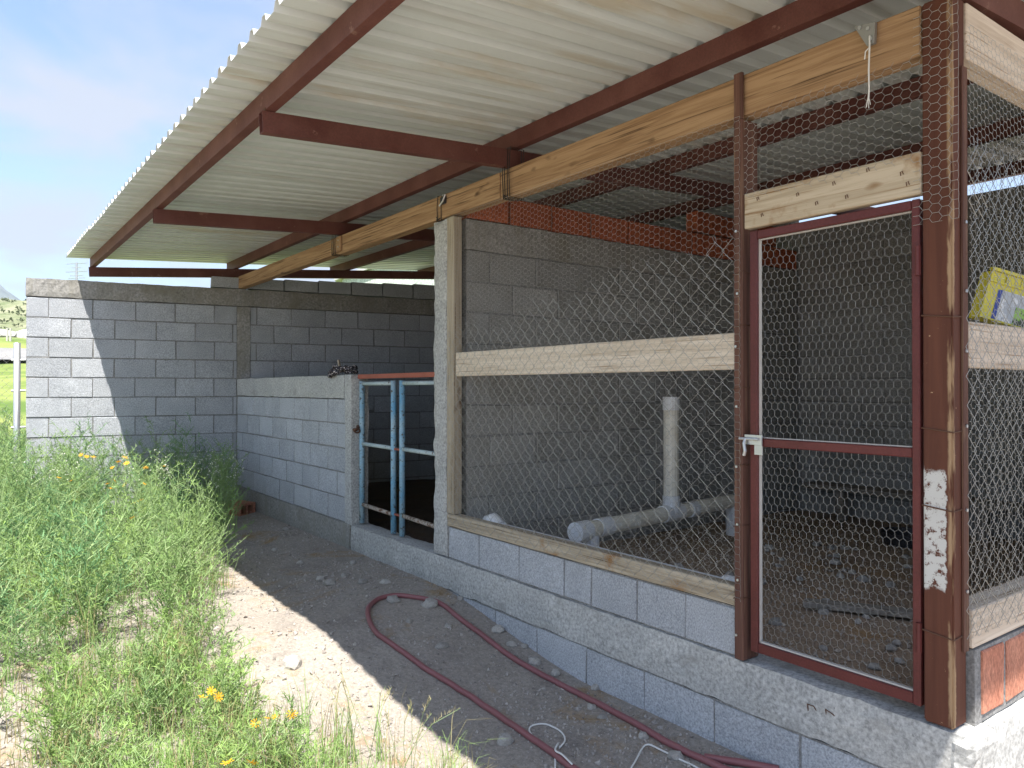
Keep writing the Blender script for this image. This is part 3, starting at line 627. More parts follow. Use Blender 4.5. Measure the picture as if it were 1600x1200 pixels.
MB().box(D0 + bw + .008, D1 - bw * 0.8, 0.012, 0.026, DT - bw - 0.005, DT - bw - .001).build('edge_trim', 'white', DR)
MB().box(D0 + bw + .008, D1 - bw * 0.8, 0.010, 0.026, DB + bw + .007, DB + bw + .013).build('edge_trim', 'white', DR)
MB().box(D0 + bw + .008, D1 - bw * 0.8, 0.012, 0.026, 0.922, 0.926).build('edge_trim', 'white', DR)
hexwire(D0 + bw, D1 - bw * 0.8, DB + bw, DT - bw, front(0.032), 0.0285, 0.0295, False, 0.0006, 0.0034).build('wire_mesh', 'wire', DR)
for z in (0.28, 1.56): MB().tube([(D1 - 0.004, -0.006, z - 0.05), (D1 - 0.004, -0.006, z + 0.05)], 0.010, 8).build('hinge', 'doorsteel', DR)
LT = MB().box(-1.945, -1.862, -0.012, -0.004, 0.895, 0.935).build('latch', 'galv', DR)
MB().tube([(-1.965, -0.018, 0.918), (-1.875, -0.018, 0.918)], 0.006, 8).build('bolt', 'galv', LT)
MB().tube([(-1.935, -0.018, 0.918), (-1.937, -0.026, 0.90), (-1.93, -0.028, 0.868), (-1.937, -0.026, 0.85)], 0.007, 8).build('handle', 'galv', LT)
MB().box(-1.898, -1.862, -0.010, -0.004, 0.855, 0.894).build('keeper', 'galv', LT)

# ------------------------------------------------------------------ blue stall gate
GT = empty('stall_gate', (-5.14, 0.075, 0.0), 'two leaved pipe gate in peeling blue and white paint', 'gate')
gy = 0.078
def gleaf(x0, x1, z0):
    mb = MB(); rr = 0.022
    for xx in (x0, x1): MB().tube([(xx, gy, z0), (xx, gy, 1.185)], rr, 12).build('upright', 'blue', GT, smooth=True)
    MB().tube([(x0 + rr, gy, 1.165), (x1 - rr, gy, 1.165)], 0.016, 10).build('bar', 'bluewhite', GT, smooth=True)
    MB().tube([(x0 + rr, gy, 0.668), (x1 - rr, gy, 0.665)], 0.016, 10).build('bar', 'bluewhite', GT, smooth=True)
    MB().tube([(x0 + rr, gy, 0.165), (x1 - rr, gy, 0.155)], 0.016, 10).build('bar', 'rustbar', GT, smooth=True)
gleaf(-5.783, -5.222, 0.012); gleaf(-5.083, -4.54, 0.012)
for z in (0.66, 0.16): MB().tube([(-5.20, gy, z), (-5.105, gy, z)], 0.009, 8).build('link_rod', 'redbar', GT)
MB().box(-5.81, -4.482, 0.05, 0.09, 1.205, 1.241).build('lintel_bar', 'redbar', GT, bevel=0.002)
mb = MB()
for i in range(3): mb.tube([(-5.80 + 0.02 * cos(a) + i * 0.014, 0.03 + 0.022 * sin(a), 0.80 + 0.018 * sin(a + i) - i * 0.012) for a in [2 * pi * j / 10 for j in range(11)]], 0.006, 6, False)
mb.build('chain', 'rust', GT)
o = MB().tube([(-5.55, 0.75, -0.03), (-5.58, 0.95, 0.75)], 0.017, 8).build('stick', 'oldwood_z'); tag(o, 'thin brown stick leaning in the dark stall behind the gate', 'stick')

# rope coil on the low wall with a wooden peg in it
mb = MB(); pts = []
for i in range(140):
    a = i * 0.22; rr = 0.10 + 0.03 * sin(i * 0.7) + 0.02 * noise.noise(Vector((i * 0.3, 0, 0)))
    pts.append((-6.10 + rr * 1.55 * cos(a), 0.045 + rr * 0.75 * sin(a), 1.262 + 0.00035 * i + 0.012 * sin(i * 1.3) - 0.045 * max(0, -sin(a)) * (1 if cos(a) < -0.1 else 0)))
mb.tube(pts, 0.011, 6); tag(mb.build('rope_coil', 'rope', smooth=True), 'coil of black and white speckled rope lying on the low wall', 'rope')
o = MB().tube([(-6.18, 0.06, 1.265), (-6.20, 0.05, 1.375)], 0.014, 8, True, 0.011).build('wooden_peg', 'oldwood_z'); tag(o, 'short wooden peg standing up in the rope coil', 'peg')

# ------------------------------------------------------------------ things inside the pen
def pvc(name, pts, r, parent, mat='pvc'): return MB().tube(pts, r, 16).build(name, mat, parent, smooth=False)
FP = empty('pipe_feeder', (-3.6, 1.4, -0.03), 'standing white drain pipe feeder on a level pipe inside the pen', 'feeder')
for part in (
    pvc('level_pipe', [(-3.535, 0.52, 0.235), (-3.67, 1.42, 0.235)], 0.053, FP), pvc('level_pipe', [(-3.69, 1.56, 0.235), (-3.80, 2.42, 0.235)], 0.053, FP),
    pvc('standpipe', [(-3.68, 1.49, 0.30), (-3.68, 1.49, 1.06)], 0.055, FP)):
    pass
pvc('tee', [(-3.665, 1.38, 0.235), (-3.695, 1.60, 0.235)], 0.061, FP, 'pvcwhite'); pvc('tee_neck', [(-3.68, 1.49, 0.25), (-3.68, 1.49, 0.36)], 0.061, FP, 'pvcwhite')
pvc('end_cap', [(-3.522, 0.44, 0.235), (-3.54, 0.56, 0.235)], 0.064, FP, 'pvcwhite'); pvc('coupling', [(-3.56, 0.66, 0.235), (-3.575, 0.78, 0.235)], 0.060, FP, 'pvcwhite')
pvc('coupling', [(-3.70, 1.70, 0.235), (-3.71, 1.78, 0.235)], 0.059, FP, 'pvcwhite'); pvc('collar', [(-3.68, 1.49, 0.97), (-3.68, 1.49, 1.065)], 0.060, FP, 'pvcwhite')
pvc('leg', [(-3.80, 2.36, -0.05), (-3.80, 2.36, 0.26)], 0.064, FP, 'pvcwhite'); pvc('leg', [(-3.55, 0.6, -0.05), (-3.55, 0.6, 0.2)], 0.05, FP, 'pvcwhite')
mb = MB(); mb.tube([(-3.735, 1.49, 1.02), (-3.742, 1.485, 1.18), (-3.70, 1.47, 1.25), (-3.64, 1.47, 1.24), (-3.62, 1.485, 1.17), (-3.625, 1.49, 1.01)], 0.004, 5); mb.build('hanging_wire', 'darkwire', FP)
TP = empty('sill_pipe', (-3.0, 0.12, 0.3), 'white pipe trough lying behind the timber sill of the front panel', 'pipe')
pvc('pipe', [(-3.86, 0.102, 0.249), (-2.10, 0.102, 0.249)], 0.037, TP, 'pvcwhite'); pvc('elbow', [(-3.99, 0.112, 0.268), (-3.92, 0.106, 0.292), (-3.84, 0.102, 0.255)], 0.046, TP, 'pvcwhite')
pvc('end_cap', [(-2.13, 0.102, 0.255), (-2.03, 0.102, 0.262)], 0.047, TP, 'pvcwhite')
o = MB().obox((-2.30, 0.97, -0.005), (-1.55, 1.40, 0.0), 0.09, 0.03).build('loose_board', 'greywood', bevel=0.003); tag(o, 'grey board lying on the stony floor inside the door', 'board')
SH = empty('low_bench', (-2.7, 3.7, -0.03), 'low dark plank bench along the back wall of the pen', 'bench')
MB().box(-4.0, -1.3, 3.62, 3.86, 0.22, 0.26).build('plank', 'greywood', SH, bevel=0.003)
for xx in (-3.7, -2.55, -1.6): MB().box(xx, xx + 0.07, 3.66, 3.74, -0.04, 0.219).build('leg', 'greywood', SH)
mb = MB(); prof = [(0.0, 0.012), (0.17, 0.012), (0.19, 0.09), (0.205, 0.09), (0.18, 0.0), (0.0, 0.0)]; n = 24
for i, (rr, z) in enumerate(prof): mb.v += [(-2.78 + rr * cos(2 * pi * j / n), 3.1 + rr * sin(2 * pi * j / n), -0.035 + z) for j in range(n)]
for i in range(len(prof) - 1): mb.f += [(i * n + j, i * n + (j + 1) % n, (i + 1) * n + (j + 1) % n, (i + 1) * n + j) for j in range(n)]
tag(mb.build('feed_dish', 'rubber'), 'round black rubber dish on the pen floor by the back', 'dish')
# yellow crate leaning on the side rail behind the mesh
CRT = empty('plastic_crate', (-1.235, 0.72, 1.374), 'yellow plastic crate with a printed label, tilted behind the side rail', 'crate')
CRT.rotation_euler = (radians(-16), 0, radians(-35))
def cr(name, mb, mat, parent=CRT):
    me = mb.mesh(name); me.materials.append(MT[mat]); o = bpy.data.objects.new(name, me); link(o, parent); return o
cr('side_panel', MB().box(-0.005, 0.003, -0.13, 0.13, 0.0, 0.19), 'yellow')
cr('rim', MB().box(-0.010, 0.012, -0.134, 0.134, 0.191, 0.203), 'yellow'); cr('rib', MB().box(0.0035, 0.009, -0.13, 0.13, 0.147, 0.154), 'yellow')
for i in range(5): cr('rib', MB().box(0.0035, 0.008, -0.13 + 0.063 * i, -0.124 + 0.063 * i, 0.1545, 0.1905), 'yellow')
cr('base', MB().box(-0.06, -0.006, -0.13, 0.13, 0.0, 0.006), 'yellow'); cr('end_panel', MB().box(-0.06, -0.006, -0.13, -0.124, 0.0065, 0.19), 'yellow'); cr('end_panel', MB().box(-0.06, -0.006, 0.124, 0.13, 0.0065, 0.19), 'yellow'); cr('side_panel', MB().box(-0.066, -0.061, -0.13, 0.13, 0.0, 0.19), 'yellow')
cr('label_sheet', MB().box(0.0036, 0.0046, -0.085, 0.12, 0.006, 0.125), 'label')

# ------------------------------------------------------------------ hose, string, brick, stones
def crop6(a, b_): return px(560 + a / 2.667, 880 + b_ / 2.667)
def catmull(P, n=6):
    r = []
    for i in range(len(P) - 1):
        p0, p1, p2, p3 = P[max(i - 1, 0)], P[i], P[i + 1], P[min(i + 2, len(P) - 1)]
        for k in range(n):
            s = k / n; r.append(0.5 * ((2 * p1) + (p2 - p0) * s + (2 * p0 - 5 * p1 + 4 * p2 - p3) * s * s + (3 * p1 - p0 - 3 * p2 + p3) * s ** 3))
    return r + [P[-1]]
hp = [(1010, 930), (880, 853), (770, 770), (640, 680), (500, 585), (400, 520), (250, 425), (150, 350), (80, 300), (47, 245), (42, 195), (75, 160), (130, 143), (190, 142), (280, 153), (350, 175), (420, 230), (500, 292), (600, 372), (720, 447), (850, 517), (1000, 592), (1130, 662), (1300, 762), (1440, 828), (1560, 880)]
P = [crop6(a, b_) for a, b_ in hp]; P = catmull(P)
P = [Vector((p.x, p.y, gz(p.x, p.y) + 0.013)) for p in P]
tag(MB().tube(P, 0.0155, 10).build('garden_hose', 'hose', smooth=True), 'maroon garden hose laid in a long loop on the shaded dirt', 'hose')
P = catmull([crop6(a, b_) for a, b_ in ((1440, 818), (1520, 830), (1620, 845), (1750, 870))]); P = [Vector((p.x, p.y, gz(p.x, p.y) + 0.014)) for p in P]
tag(MB().tube(P, 0.0155, 10).build('garden_hose', 'hose', smooth=True), 'short end of maroon hose by the foot of the block wall', 'hose')
for pts_, lab in ((((820, 860), (815, 800), (770, 760), (725, 720), (712, 692), (735, 675), (790, 675), (845, 705), (860, 740), (835, 775), (820, 810), (850, 830), (890, 870)), 'white string looped over the maroon hose'),
                  (((1120, 880), (1150, 830), (1180, 775), (1200, 758), (1230, 765), (1290, 795), (1350, 825), (1420, 860)), 'white string lying bent on the dirt beside the hose end')):
    P = catmull([crop6(a, b_) for a, b_ in pts_]); P = [Vector((p.x, p.y, gz(p.x, p.y) + 0.006 + (0.03 if 'looped' in lab and i > len(P) * 0.75 else 0))) for i, p in enumerate(P)]
    tag(MB().tube(P, 0.004, 6).build('string', 'string', smooth=True), lab, 'string')
bp = px(372, 802); BR = empty('clay_brick', (bp.x, bp.y, bp.z - 0.005), 'hollow red clay brick lying at the foot of the low wall', 'brick'); BR.rotation_euler = (0, 0, radians(18))
cr('brick_shell', MB().box(-0.17, 0.17, -0.10, -0.075, 0, 0.13), 'clay', BR); cr('brick_shell', MB().box(-0.17, 0.17, 0.075, 0.10, 0, 0.13), 'clay', BR)
cr('brick_web', MB().box(-0.169, 0.169, -0.0745, 0.0745, 0.001, 0.022), 'clay', BR); cr('brick_web', MB().box(-0.169, 0.169, -0.0745, 0.0745, 0.108, 0.129), 'clay', BR); cr('brick_web', MB().box(-0.168, 0.168, -0.010, 0.010, 0.0225, 0.1075), 'clay', BR)
def stone_mesh(seed, sub=2):
    bm = bmesh.new(); bmesh.ops.create_icosphere(bm, subdivisions=sub, radius=1.0); r = random.Random(seed); sc_ = Vector((1, r.uniform(.65, .95), r.uniform(.5, .75)))
    for v in bm.verts:
        v.co = Vector((v.co.x * sc_.x, v.co.y * sc_.y, v.co.z * sc_.z)) * (1 + 0.35 * noise.noise(v.co * 1.4 + Vector((seed * 3.1, 0, 0))))
        if v.co.z < -0.25: v.co.z = -0.25
    me = bpy.data.meshes.new('stone'); bm.to_mesh(me); bm.free(); me.materials.append(MT['stone']); return me
STN = [stone_mesh(i) for i in range(7)]
def put_stone(p, s, label, cat='stone', group=None, z=None, mesh=None):
    o = bpy.data.objects.new('stone', mesh or R.choice(STN)); o.location = (p.x, p.y, (gz(p.x, p.y) if z is None else z) + s * 0.12); o.scale = (s, s, s); o.rotation_euler = (0, 0, R.uniform(0, 6.28)); link(o); return tag(o, label, cat, group)
put_stone(px(614, 938), 0.055, 'angular pale stone resting on the bend of the hose'); put_stone(px(672, 944), 0.055, 'rounded pale stone beside the hose loop near its bend')
put_stone(px(458, 1038), 0.055, 'white flat stone in the sunny strip of dirt', mesh=STN[2]); put_stone(px(789, 1158), 0.04, 'round grey stone lying alone between hose and sunlit dirt')
put_stone(px(1056, 1182), 0.035, 'small grey stone lying against the hose near its end')
for (a, b_, s) in ((602, 910, .05), (566, 910, .045), (516, 912, .06), (552, 880, .035), (500, 905, .04), (470, 880, .04), (538, 900, .035), (700, 975, .03), (778, 985, .05), (800, 1008, .04), (835, 1035, .05), (868, 1052, .045), (870, 1066, .03), (924, 1105, .03), (940, 1120, .03), (1005, 1150, .03), (690, 1010, .05), (640, 970, .03), (820, 1010, .03), (1000, 1070, .03), (930, 1075, .035), (720, 935, .03), (430, 860, .04), (448, 828, .05)):
    put_stone(px(a, b_), s * 0.8, 'small loose pale stone on the shaded dirt before the shed', 'stone', 'loose stones on the shaded dirt')
for i in range(80):
    q = Vector((R.uniform(-3.4, -1.35), R.uniform(0.25, 2.6), 0)); put_stone(q, R.uniform(.018, .04), 'small pale stone on the littered floor inside the pen', 'stone', 'stones on the pen floor', -0.035)
def gravel(name, n, fn, s0, s1, zf, mat='stone'):
    mb = MB(); oct_ = [Vector(p) for p in ((1, 0, 0), (-1, 0, 0), (0, 1, 0), (0, -1, 0), (0, 0, 1), (0, 0, -1))]
    fs = [(0, 2, 4), (2, 1, 4), (1, 3, 4), (3, 0, 4), (2, 0, 5), (1, 2, 5), (3, 1, 5), (0, 3, 5)]
    for _ in range(n):
        q = fn();
        if q is None: continue
        s = R.uniform(s0, s1) * (1 if R.random() < .85 else 1.7); rm = Euler((R.uniform(0, 6), R.uniform(0, 6), R.uniform(0, 6))).to_matrix()
        mb.add([rm @ Vector((p.x * R.uniform(.6, 1.2), p.y * R.uniform(.6, 1.2), p.z * R.uniform(.4, .8))) * s + Vector((q[0], q[1], zf(q[0], q[1]) + s * .2)) for p in oct_], fs)
    o = mb.build(name, mat, org=(0, 0, 0)); o['kind'] = 'stuff'; o['label'] = 'scattered fine gravel'
def g1():
    x = R.uniform(-8.9, -1.4); y = -abs(R.gauss(0, .75)) - 0.02
    return (x, y) if R.random() < 0.25 + 0.75 * sstep(-0.1, 0.25, noise.noise(Vector((x * 1.1, y * 1.6, 4)))) else None
gravel('yard_gravel', 9500, g1, 0.004, 0.010, lambda a, b_: gz(a, b_), 'pebble')
gravel('pen_gravel', 4500, lambda: (R.uniform(-4.2, -1.3), R.uniform(0.1, 3.6) ** 1.0), 0.004, 0.010, lambda a, b_: -0.037, 'litterstone')
gravel('verge_gravel', 3500, lambda: (R.uniform(-8.5, -1.5), R.uniform(-3.4, -0.8)), 0.004, 0.015, lambda a, b_: gz(a, b_), 'pebble')

# ------------------------------------------------------------------ weeds and grasses
def strip(mb, pts, w0, w1, side):
    k = len(mb.v); n = len(pts)
    for i, p in enumerate(pts):
        w_ = (w0 + (w1 - w0) * i / (n - 1)) / 2; mb.v += [tuple(p - side * w_), tuple(p + side * w_)]
    mb.f += [(k + 2 * i, k + 2 * i + 1, k + 2 * i + 3, k + 2 * i + 2) for i in range(n - 1)]
def feathery(seed, H, nb, spread, ll, lw, fill):
    r = random.Random(seed); st = MB(); lf = MB()
    lean = Vector((r.uniform(-.15, .15), r.uniform(-.15, .15), 1)); stems = r.randint(2, 4)
    for si in range(stems):
        dir0 = Vector((r.uniform(-.45, .45), r.uniform(-.45, .45), 1)).normalized() if si else lean.normalized(); h = H * (1 if si == 0 else r.uniform(.6, .95))
        pts = [Vector((r.uniform(-.02, .02), r.uniform(-.02, .02), 0)) + dir0 * h * t_ + Vector((noise.noise(Vector((seed, si, t_ * 2))), noise.noise(Vector((seed + 9, si, t_ * 2))), 0)) * 0.09 * h * t_ for t_ in [i / 6 for i in range(7)]]
        st.tube(pts, 0.0032, 4, False, 0.001)
        for b_ in range(nb // stems):
            t_ = 0.10 + 0.9 * (b_ + r.random()) / (nb // stems); i = min(5, int(t_ * 6)); base = pts[i].lerp(pts[i + 1], t_ * 6 - i) if t_ < 1 else pts[6]
            a = r.uniform(0, 6.283); L_ = spread * H * (1.05 - 0.75 * t_) * r.uniform(.6, 1.15); el = r.uniform(.35, .95)
            d = Vector((cos(a) * cos(el), sin(a) * cos(el), sin(el)))
            bp_ = [base + d * L_ * s + Vector((0, 0, 0.10 * L_ * s * s)) for s in (0, .35, .7, 1)]
            st.tube(bp_, 0.0021, 3, False, 0.0008)
            m_ = int(fill * L_ / 0.02)
            for k in range(m_):
                s = r.uniform(.12, 1.0); j = min(2, int(s / .3501)); q = base + d * L_ * s + Vector((0, 0, 0.10 * L_ * s * s))
                dd = (d * 0.55 + Vector((r.gauss(0, 1), r.gauss(0, 1), r.gauss(0.25, .8))).normalized()).normalized(); l_ = ll * r.uniform(.5, 1.25)
                sd_ = dd.cross(Vector((r.gauss(0, 1), r.gauss(0, 1), r.gauss(0, 1)))).normalized()
                strip(lf, [q, q + dd * l_ * .5 + Vector((0, 0, .08 * l_)), q + dd * l_], lw, lw * .35, sd_)
    return st.mesh('stems'), lf.mesh('leaves')
def variants(kind, seeds, mats, **kw):
    r = []
    for s in seeds:
        for mt in mats:
            pass
        a, b_ = feathery(s, **kw); a.materials.append(MT['stem']); b_.materials.append(MT[mats[s % len(mats)]]); r.append((a, b_))
    return r
TALL = variants('t', range(1, 6), ['leafA', 'leafB', 'leafA'], H=0.95, nb=46, spread=0.42, ll=0.042, lw=0.0050, fill=2.1)
MID = variants('m', range(11, 16), ['leafA', 'leafC', 'leafA', 'leafB'], H=0.55, nb=40, spread=0.55, ll=0.036, lw=0.0052, fill=2.0)
LOW = variants('l', range(21, 25), ['leafA', 'leafC'], H=0.30, nb=24, spread=0.75, ll=0.032, lw=0.0052, fill=1.9)
TINT = {'feathery_green': 'mid green', 'blue_green_weed': 'blue green', 'yellow_green_weed': 'yellow green'}
AIRY = variants('a', range(31, 37), ['leafA', 'leafC', 'leafB'], H=0.85, nb=42, spread=0.5, ll=0.020, lw=0.0045, fill=1.5)
def plant(name, var, p, s, label, group, cat='weed'):
    tn = TINT[var[1].materials[0].name]; label = label.replace('GREEN', tn); group = tn + ' ' + group
    e = empty(name, (p.x, p.y, gz(p.x, p.y) - 0.01), label, cat, group); e.rotation_euler = (R.uniform(-.08, .08), R.uniform(-.08, .08), R.uniform(0, 6.28)); e.scale = (s, s, s)
    for nm, me in zip(('stems', 'leaves'), var): link(bpy.data.objects.new(nm, me), e)
    return e
# the thicket: a band of tall weeds before the long wall, thinning towards the camera
def area(n, poly, fn, mind=0.0):
    bx0, bx1 = min(p.x for p in poly), max(p.x for p in poly); by0, by1 = min(p.y for p in poly), max(p.y for p in poly); done = []; tries = 0
    while len(done) < n and tries < n * 60:
        tries += 1; q = Vector((R.uniform(bx0, bx1), R.uniform(by0, by1), 0)); ins = False
        for i in range(len(poly)):
            a, c = poly[i], poly[i - 1]
            if (a.y > q.y) != (c.y > q.y) and q.x < (c.x - a.x) * (q.y - a.y) / (c.y - a.y) + a.x: ins = not ins
        if ins and all((q - e).length > mind for e in done): done.append(q); fn(q)
back = [px(-150, 830), px(-100, 775), px(120, 765), px(330, 775), px(375, 835), px(330, 872), px(150, 880), px(-80, 900)]
area(84, back, lambda q: plant('feathery_weed', R.choice(TALL), q, R.uniform(.75, 1.12), 'tall feathery GREEN weed in the thicket before the long block wall', 'tall weeds before the wall'), 0.11)
mid_ = [px(-200, 900), px(150, 875), px(330, 880), px(345, 930), px(310, 985), px(250, 1030), px(100, 1070), px(-200, 1085)]
area(84, mid_, lambda q: plant('bushy_weed', R.choice(MID), q, R.uniform(.75, 1.4), 'bushy knee high GREEN weed in the sunny patch in front of the thicket', 'bushy weeds in the sun'), 0.06)
near_ = [px(150, 1060), px(330, 1000), px(345, 1090), px(420, 1180), px(560, 1250), px(100, 1300), px(60, 1150)]
area(30, back, lambda q: plant('airy_weed', R.choice(AIRY), q, R.uniform(.8, 1.15), 'tall open branching GREEN weed standing clear of the thicket', 'open weeds'), 0.1)
area(46, mid_, lambda q: plant('airy_weed', R.choice(AIRY), q, R.uniform(.6, 1.0), 'open branching GREEN weed among the bushy weeds', 'open weeds in the sun'), 0.1)
area(60, near_, lambda q: plant('low_weed', R.choice(LOW), q, R.uniform(.55, 1.1), 'low spreading GREEN weed on the stony verge', 'low weeds on the verge'), 0.08)
edge_ = [px(-150, 1085), px(60, 1085), px(150, 1100), px(130, 1330), px(-150, 1330)]
area(16, edge_, lambda q: plant('low_weed', R.choice(LOW), q, R.uniform(.4, .9), 'low spreading GREEN weed on the stony verge', 'low weeds on the verge'), 0.1)
left_ = [px(-150, 850), px(-100, 775), px(120, 768), px(140, 850)]
area(24, left_, lambda q: plant('feathery_weed', R.choice(TALL), q, R.uniform(1.0, 1.2), 'tall feathery GREEN weed in the thicket before the long block wall', 'tall weeds before the wall'), 0.1)
# grass: one mass of blades
def tuft(mb, p, n, h, sp, r=R):
    for _ in range(n):
        a = r.uniform(0, 6.283); o_ = Vector((r.gauss(0, sp), r.gauss(0, sp), 0)); L_ = h * r.uniform(.5, 1.15); le = r.uniform(.1, .75)
        d = Vector((cos(a), sin(a), 0)); sd_ = Vector((-sin(a), cos(a), 0)); b0 = Vector((p.x, p.y, gz(p.x, p.y))) + o_
        strip(mb, [b0, b0 + Vector((0, 0, L_ * .45)) + d * L_ * le * .15, b0 + Vector((0, 0, L_ * .8)) + d * L_ * le * .45, b0 + Vector((0, 0, L_ * (.98 - .3 * le))) + d * L_ * le * .9], .0038, .0006, sd_)
mb = MB()
area(60, mid_, lambda q: tuft(mb, q, 22, 0.34, .05)); area(60, back, lambda q: tuft(mb, q, 22, 0.5, .07)); area(70, near_, lambda q: tuft(mb, q, 20, 0.22, .03))
fore = [px(330, 1090), px(480, 1130), px(690, 1215), px(760, 1320), px(300, 1400), px(200, 1250)]
area(38, fore, lambda q: tuft(mb, q, 13, 0.30, .02))
o = mb.build('grass', 'grass', org=(0, 0, 0)); o['kind'] = 'stuff'; o['label'] = 'green grass growing among the weeds'
mb = MB(); area(60, near_, lambda q: tuft(mb, q, 12, 0.28, .03)); area(50, mid_, lambda q: tuft(mb, q, 8, 0.42, .04)); area(26, fore, lambda q: tuft(mb, q, 7, 0.34, .02)); area(46, edge_, lambda q: tuft(mb, q, 9, 0.20, .04))
o = mb.build('dry_grass', 'drygrass', org=(0, 0, 0)); o['kind'] = 'stuff'; o['label'] = 'dry straw coloured grass among the weeds'
# far grass slope beyond the fence
mb = MB()
for _ in range(700):
    q = Vector((R.uniform(-22, -9.8), R.uniform(-9, -2.3), 0)); tuft(mb, q, 7, 0.45, .12)
o = mb.build('grass', 'grass', org=(0, 0, 0)); o['kind'] = 'stuff'; o['label'] = 'grass beyond the wire fence'
# tall seed grasses in the foreground
def seedgrass(p, h, n):
    e = empty('seed_grass', (p.x, p.y, gz(p.x, p.y)), 'thin tall grass stalk with a feathery seed head on the verge', 'grass stalk', 'seed grasses on the verge')
    mb = MB(); hd = MB()
    for _ in range(n):
        d = Vector((R.gauss(0, .22), R.gauss(0, .22), 1)).normalized(); L_ = h * R.uniform(.6, 1.1); bend = Vector((R.gauss(0, .2), R.gauss(0, .2), -.12))
        pt = [d * L_ * s + bend * L_ * s ** 3 for s in (0, .25, .5, .75, 1)]; mb.tube(pt, .0017, 3, False, .0007)
        for k in range(16):
            s = .72 + .28 * k / 16; q = d * L_ * s + bend * L_ * s ** 3; e2 = (d + Vector((R.gauss(0, .5), R.gauss(0, .5), 0))).normalized(); strip(hd, [q, q + e2 * .011, q + e2 * .018], .0028, .0008, e2.cross(Vector((R.gauss(0, 1), R.gauss(0, 1), R.gauss(0, 1)))).normalized())
    for m_, nm, mt in ((mb, 'stalk', 'stem'), (hd, 'seed_head', 'drygrass')):
        me = m_.mesh(nm); me.materials.append(MT[mt]); o = link(bpy.data.objects.new(nm, me), e); o['kind'] = 'stuff'
for (a, b_, h, n) in ((565, 1240, .62, 3), (610, 1260, .60, 5), (640, 1250, .50, 4), (520, 1210, .40, 5), (690, 1262, .30, 4), (440, 1175, .30, 4), (365, 1120, .34, 4), (340, 1060, .34, 5), (300, 1090, .36, 4), (250, 1130, .36, 4), (480, 1275, .32, 4), (90, 1210, .30, 3), (655, 1300, .34, 4), (585, 1150, .2, 2)): seedgrass(px(a, b_), h, n)
# yellow-orange daisies and white-headed weeds
def flower_mesh(seed):
    r = random.Random(seed); mb = MB()
    for k in range(9):
        a = 2 * pi * k / 9 + r.uniform(-.1, .1); d = Vector((cos(a), sin(a), r.uniform(.05, .35))); sd_ = Vector((-sin(a), cos(a), 0))
        strip(mb, [d * .003, d * .011, d * .017, d * .021], .004, .0065, sd_)
    n = 8; k = len(mb.v); mb.v += [(.006 * cos(2 * pi * j / n), .006 * sin(2 * pi * j / n), .003) for j in range(n)] + [(0, 0, .008)]; mb.f += [(k + j, k + (j + 1) % n, k + n) for j in range(n)]
    me = mb.mesh('flower_head'); me.materials.append(MT['petal']); return me
FLW = [flower_mesh(i) for i in range(3)]
def daisy(p, heads, label, group):
    """heads: offsets of the flower heads above the base"""
    e = empty('daisy_plant', (p.x, p.y, gz(p.x, p.y)), label, 'flower', group); st = MB(); lf = MB()
    for h in heads:
        h = Vector(h); st.tube([Vector((0, 0, 0)), h * .5 + Vector((h.x * -.2, h.y * -.2, .02)), h], .0022, 4, False, .0012)
        for k in range(10):
            q = h * R.uniform(.2, .9); dd = Vector((R.gauss(0, 1), R.gauss(0, 1), .5)).normalized(); strip(lf, [q, q + dd * .025, q + dd * .045], .008, .002, dd.cross(Vector((0, 0, 1))).normalized())
        o = bpy.data.objects.new('flower_head', R.choice(FLW)); o.location = h; o.rotation_euler = (R.uniform(-.3, .9), R.uniform(-.5, .5), R.uniform(0, 6)); s = R.uniform(.85, 1.25); o.scale = (s, s, s); link(o, e)
    for m_, nm, mt in ((st, 'stem', 'stem'), (lf, 'leaves', 'leafC')):
        me = m_.mesh(nm); me.materials.append(MT[mt]); link(bpy.data.objects.new(nm, me), e)
def head_at(u_, v_, base):
    """height above base such that the head stands over its own plant at photo pixel (u_, v_)"""
    Z = (base - CAM).dot(CF); q = CAM + CF * Z + CR * ((u_ - 800) / F * Z); q.z = CAM.z - (v_ - HZ) / F * Z; return q - Vector((base.x, base.y, gz(base.x, base.y)))
for b_, hs in (((328, 1165), ((325, 1080), (318, 1090), (340, 1086))), ((428, 1200), ((407, 1128), (430, 1121), (452, 1119), (415, 1124))), ((378, 1270), ((360, 1190), (396, 1193)))):
    base = px(*b_); daisy(base, [head_at(a, c, base) + Vector((R.uniform(-.02, .02), R.uniform(-.02, .02), 0)) for a, c in hs], 'orange yellow daisy growing on the stony verge in the sun', 'daisies on the verge')
for b_, hs in (((150, 868), ((135, 711), (155, 714), (140, 713), (184, 722))), ((205, 872), ((176, 756), (184, 752), (175, 762), (199, 758), (210, 783), (209, 787))), ((250, 862), ((229, 730), (238, 732), (226, 757), (264, 728))), ((110, 880), ((88, 747), (108, 751), (120, 769), (116, 781), (110, 813))), ((190, 890), ((187, 724), (193, 716), (181, 730), (200, 810), (150, 835)))):
    base = px(*b_); daisy(base, [head_at(a, c, base) + Vector((R.uniform(-.05, .05), R.uniform(-.05, .05), 0)) for a, c in hs], 'tall orange yellow daisy flowering among the weeds', 'daisies in the thicket')
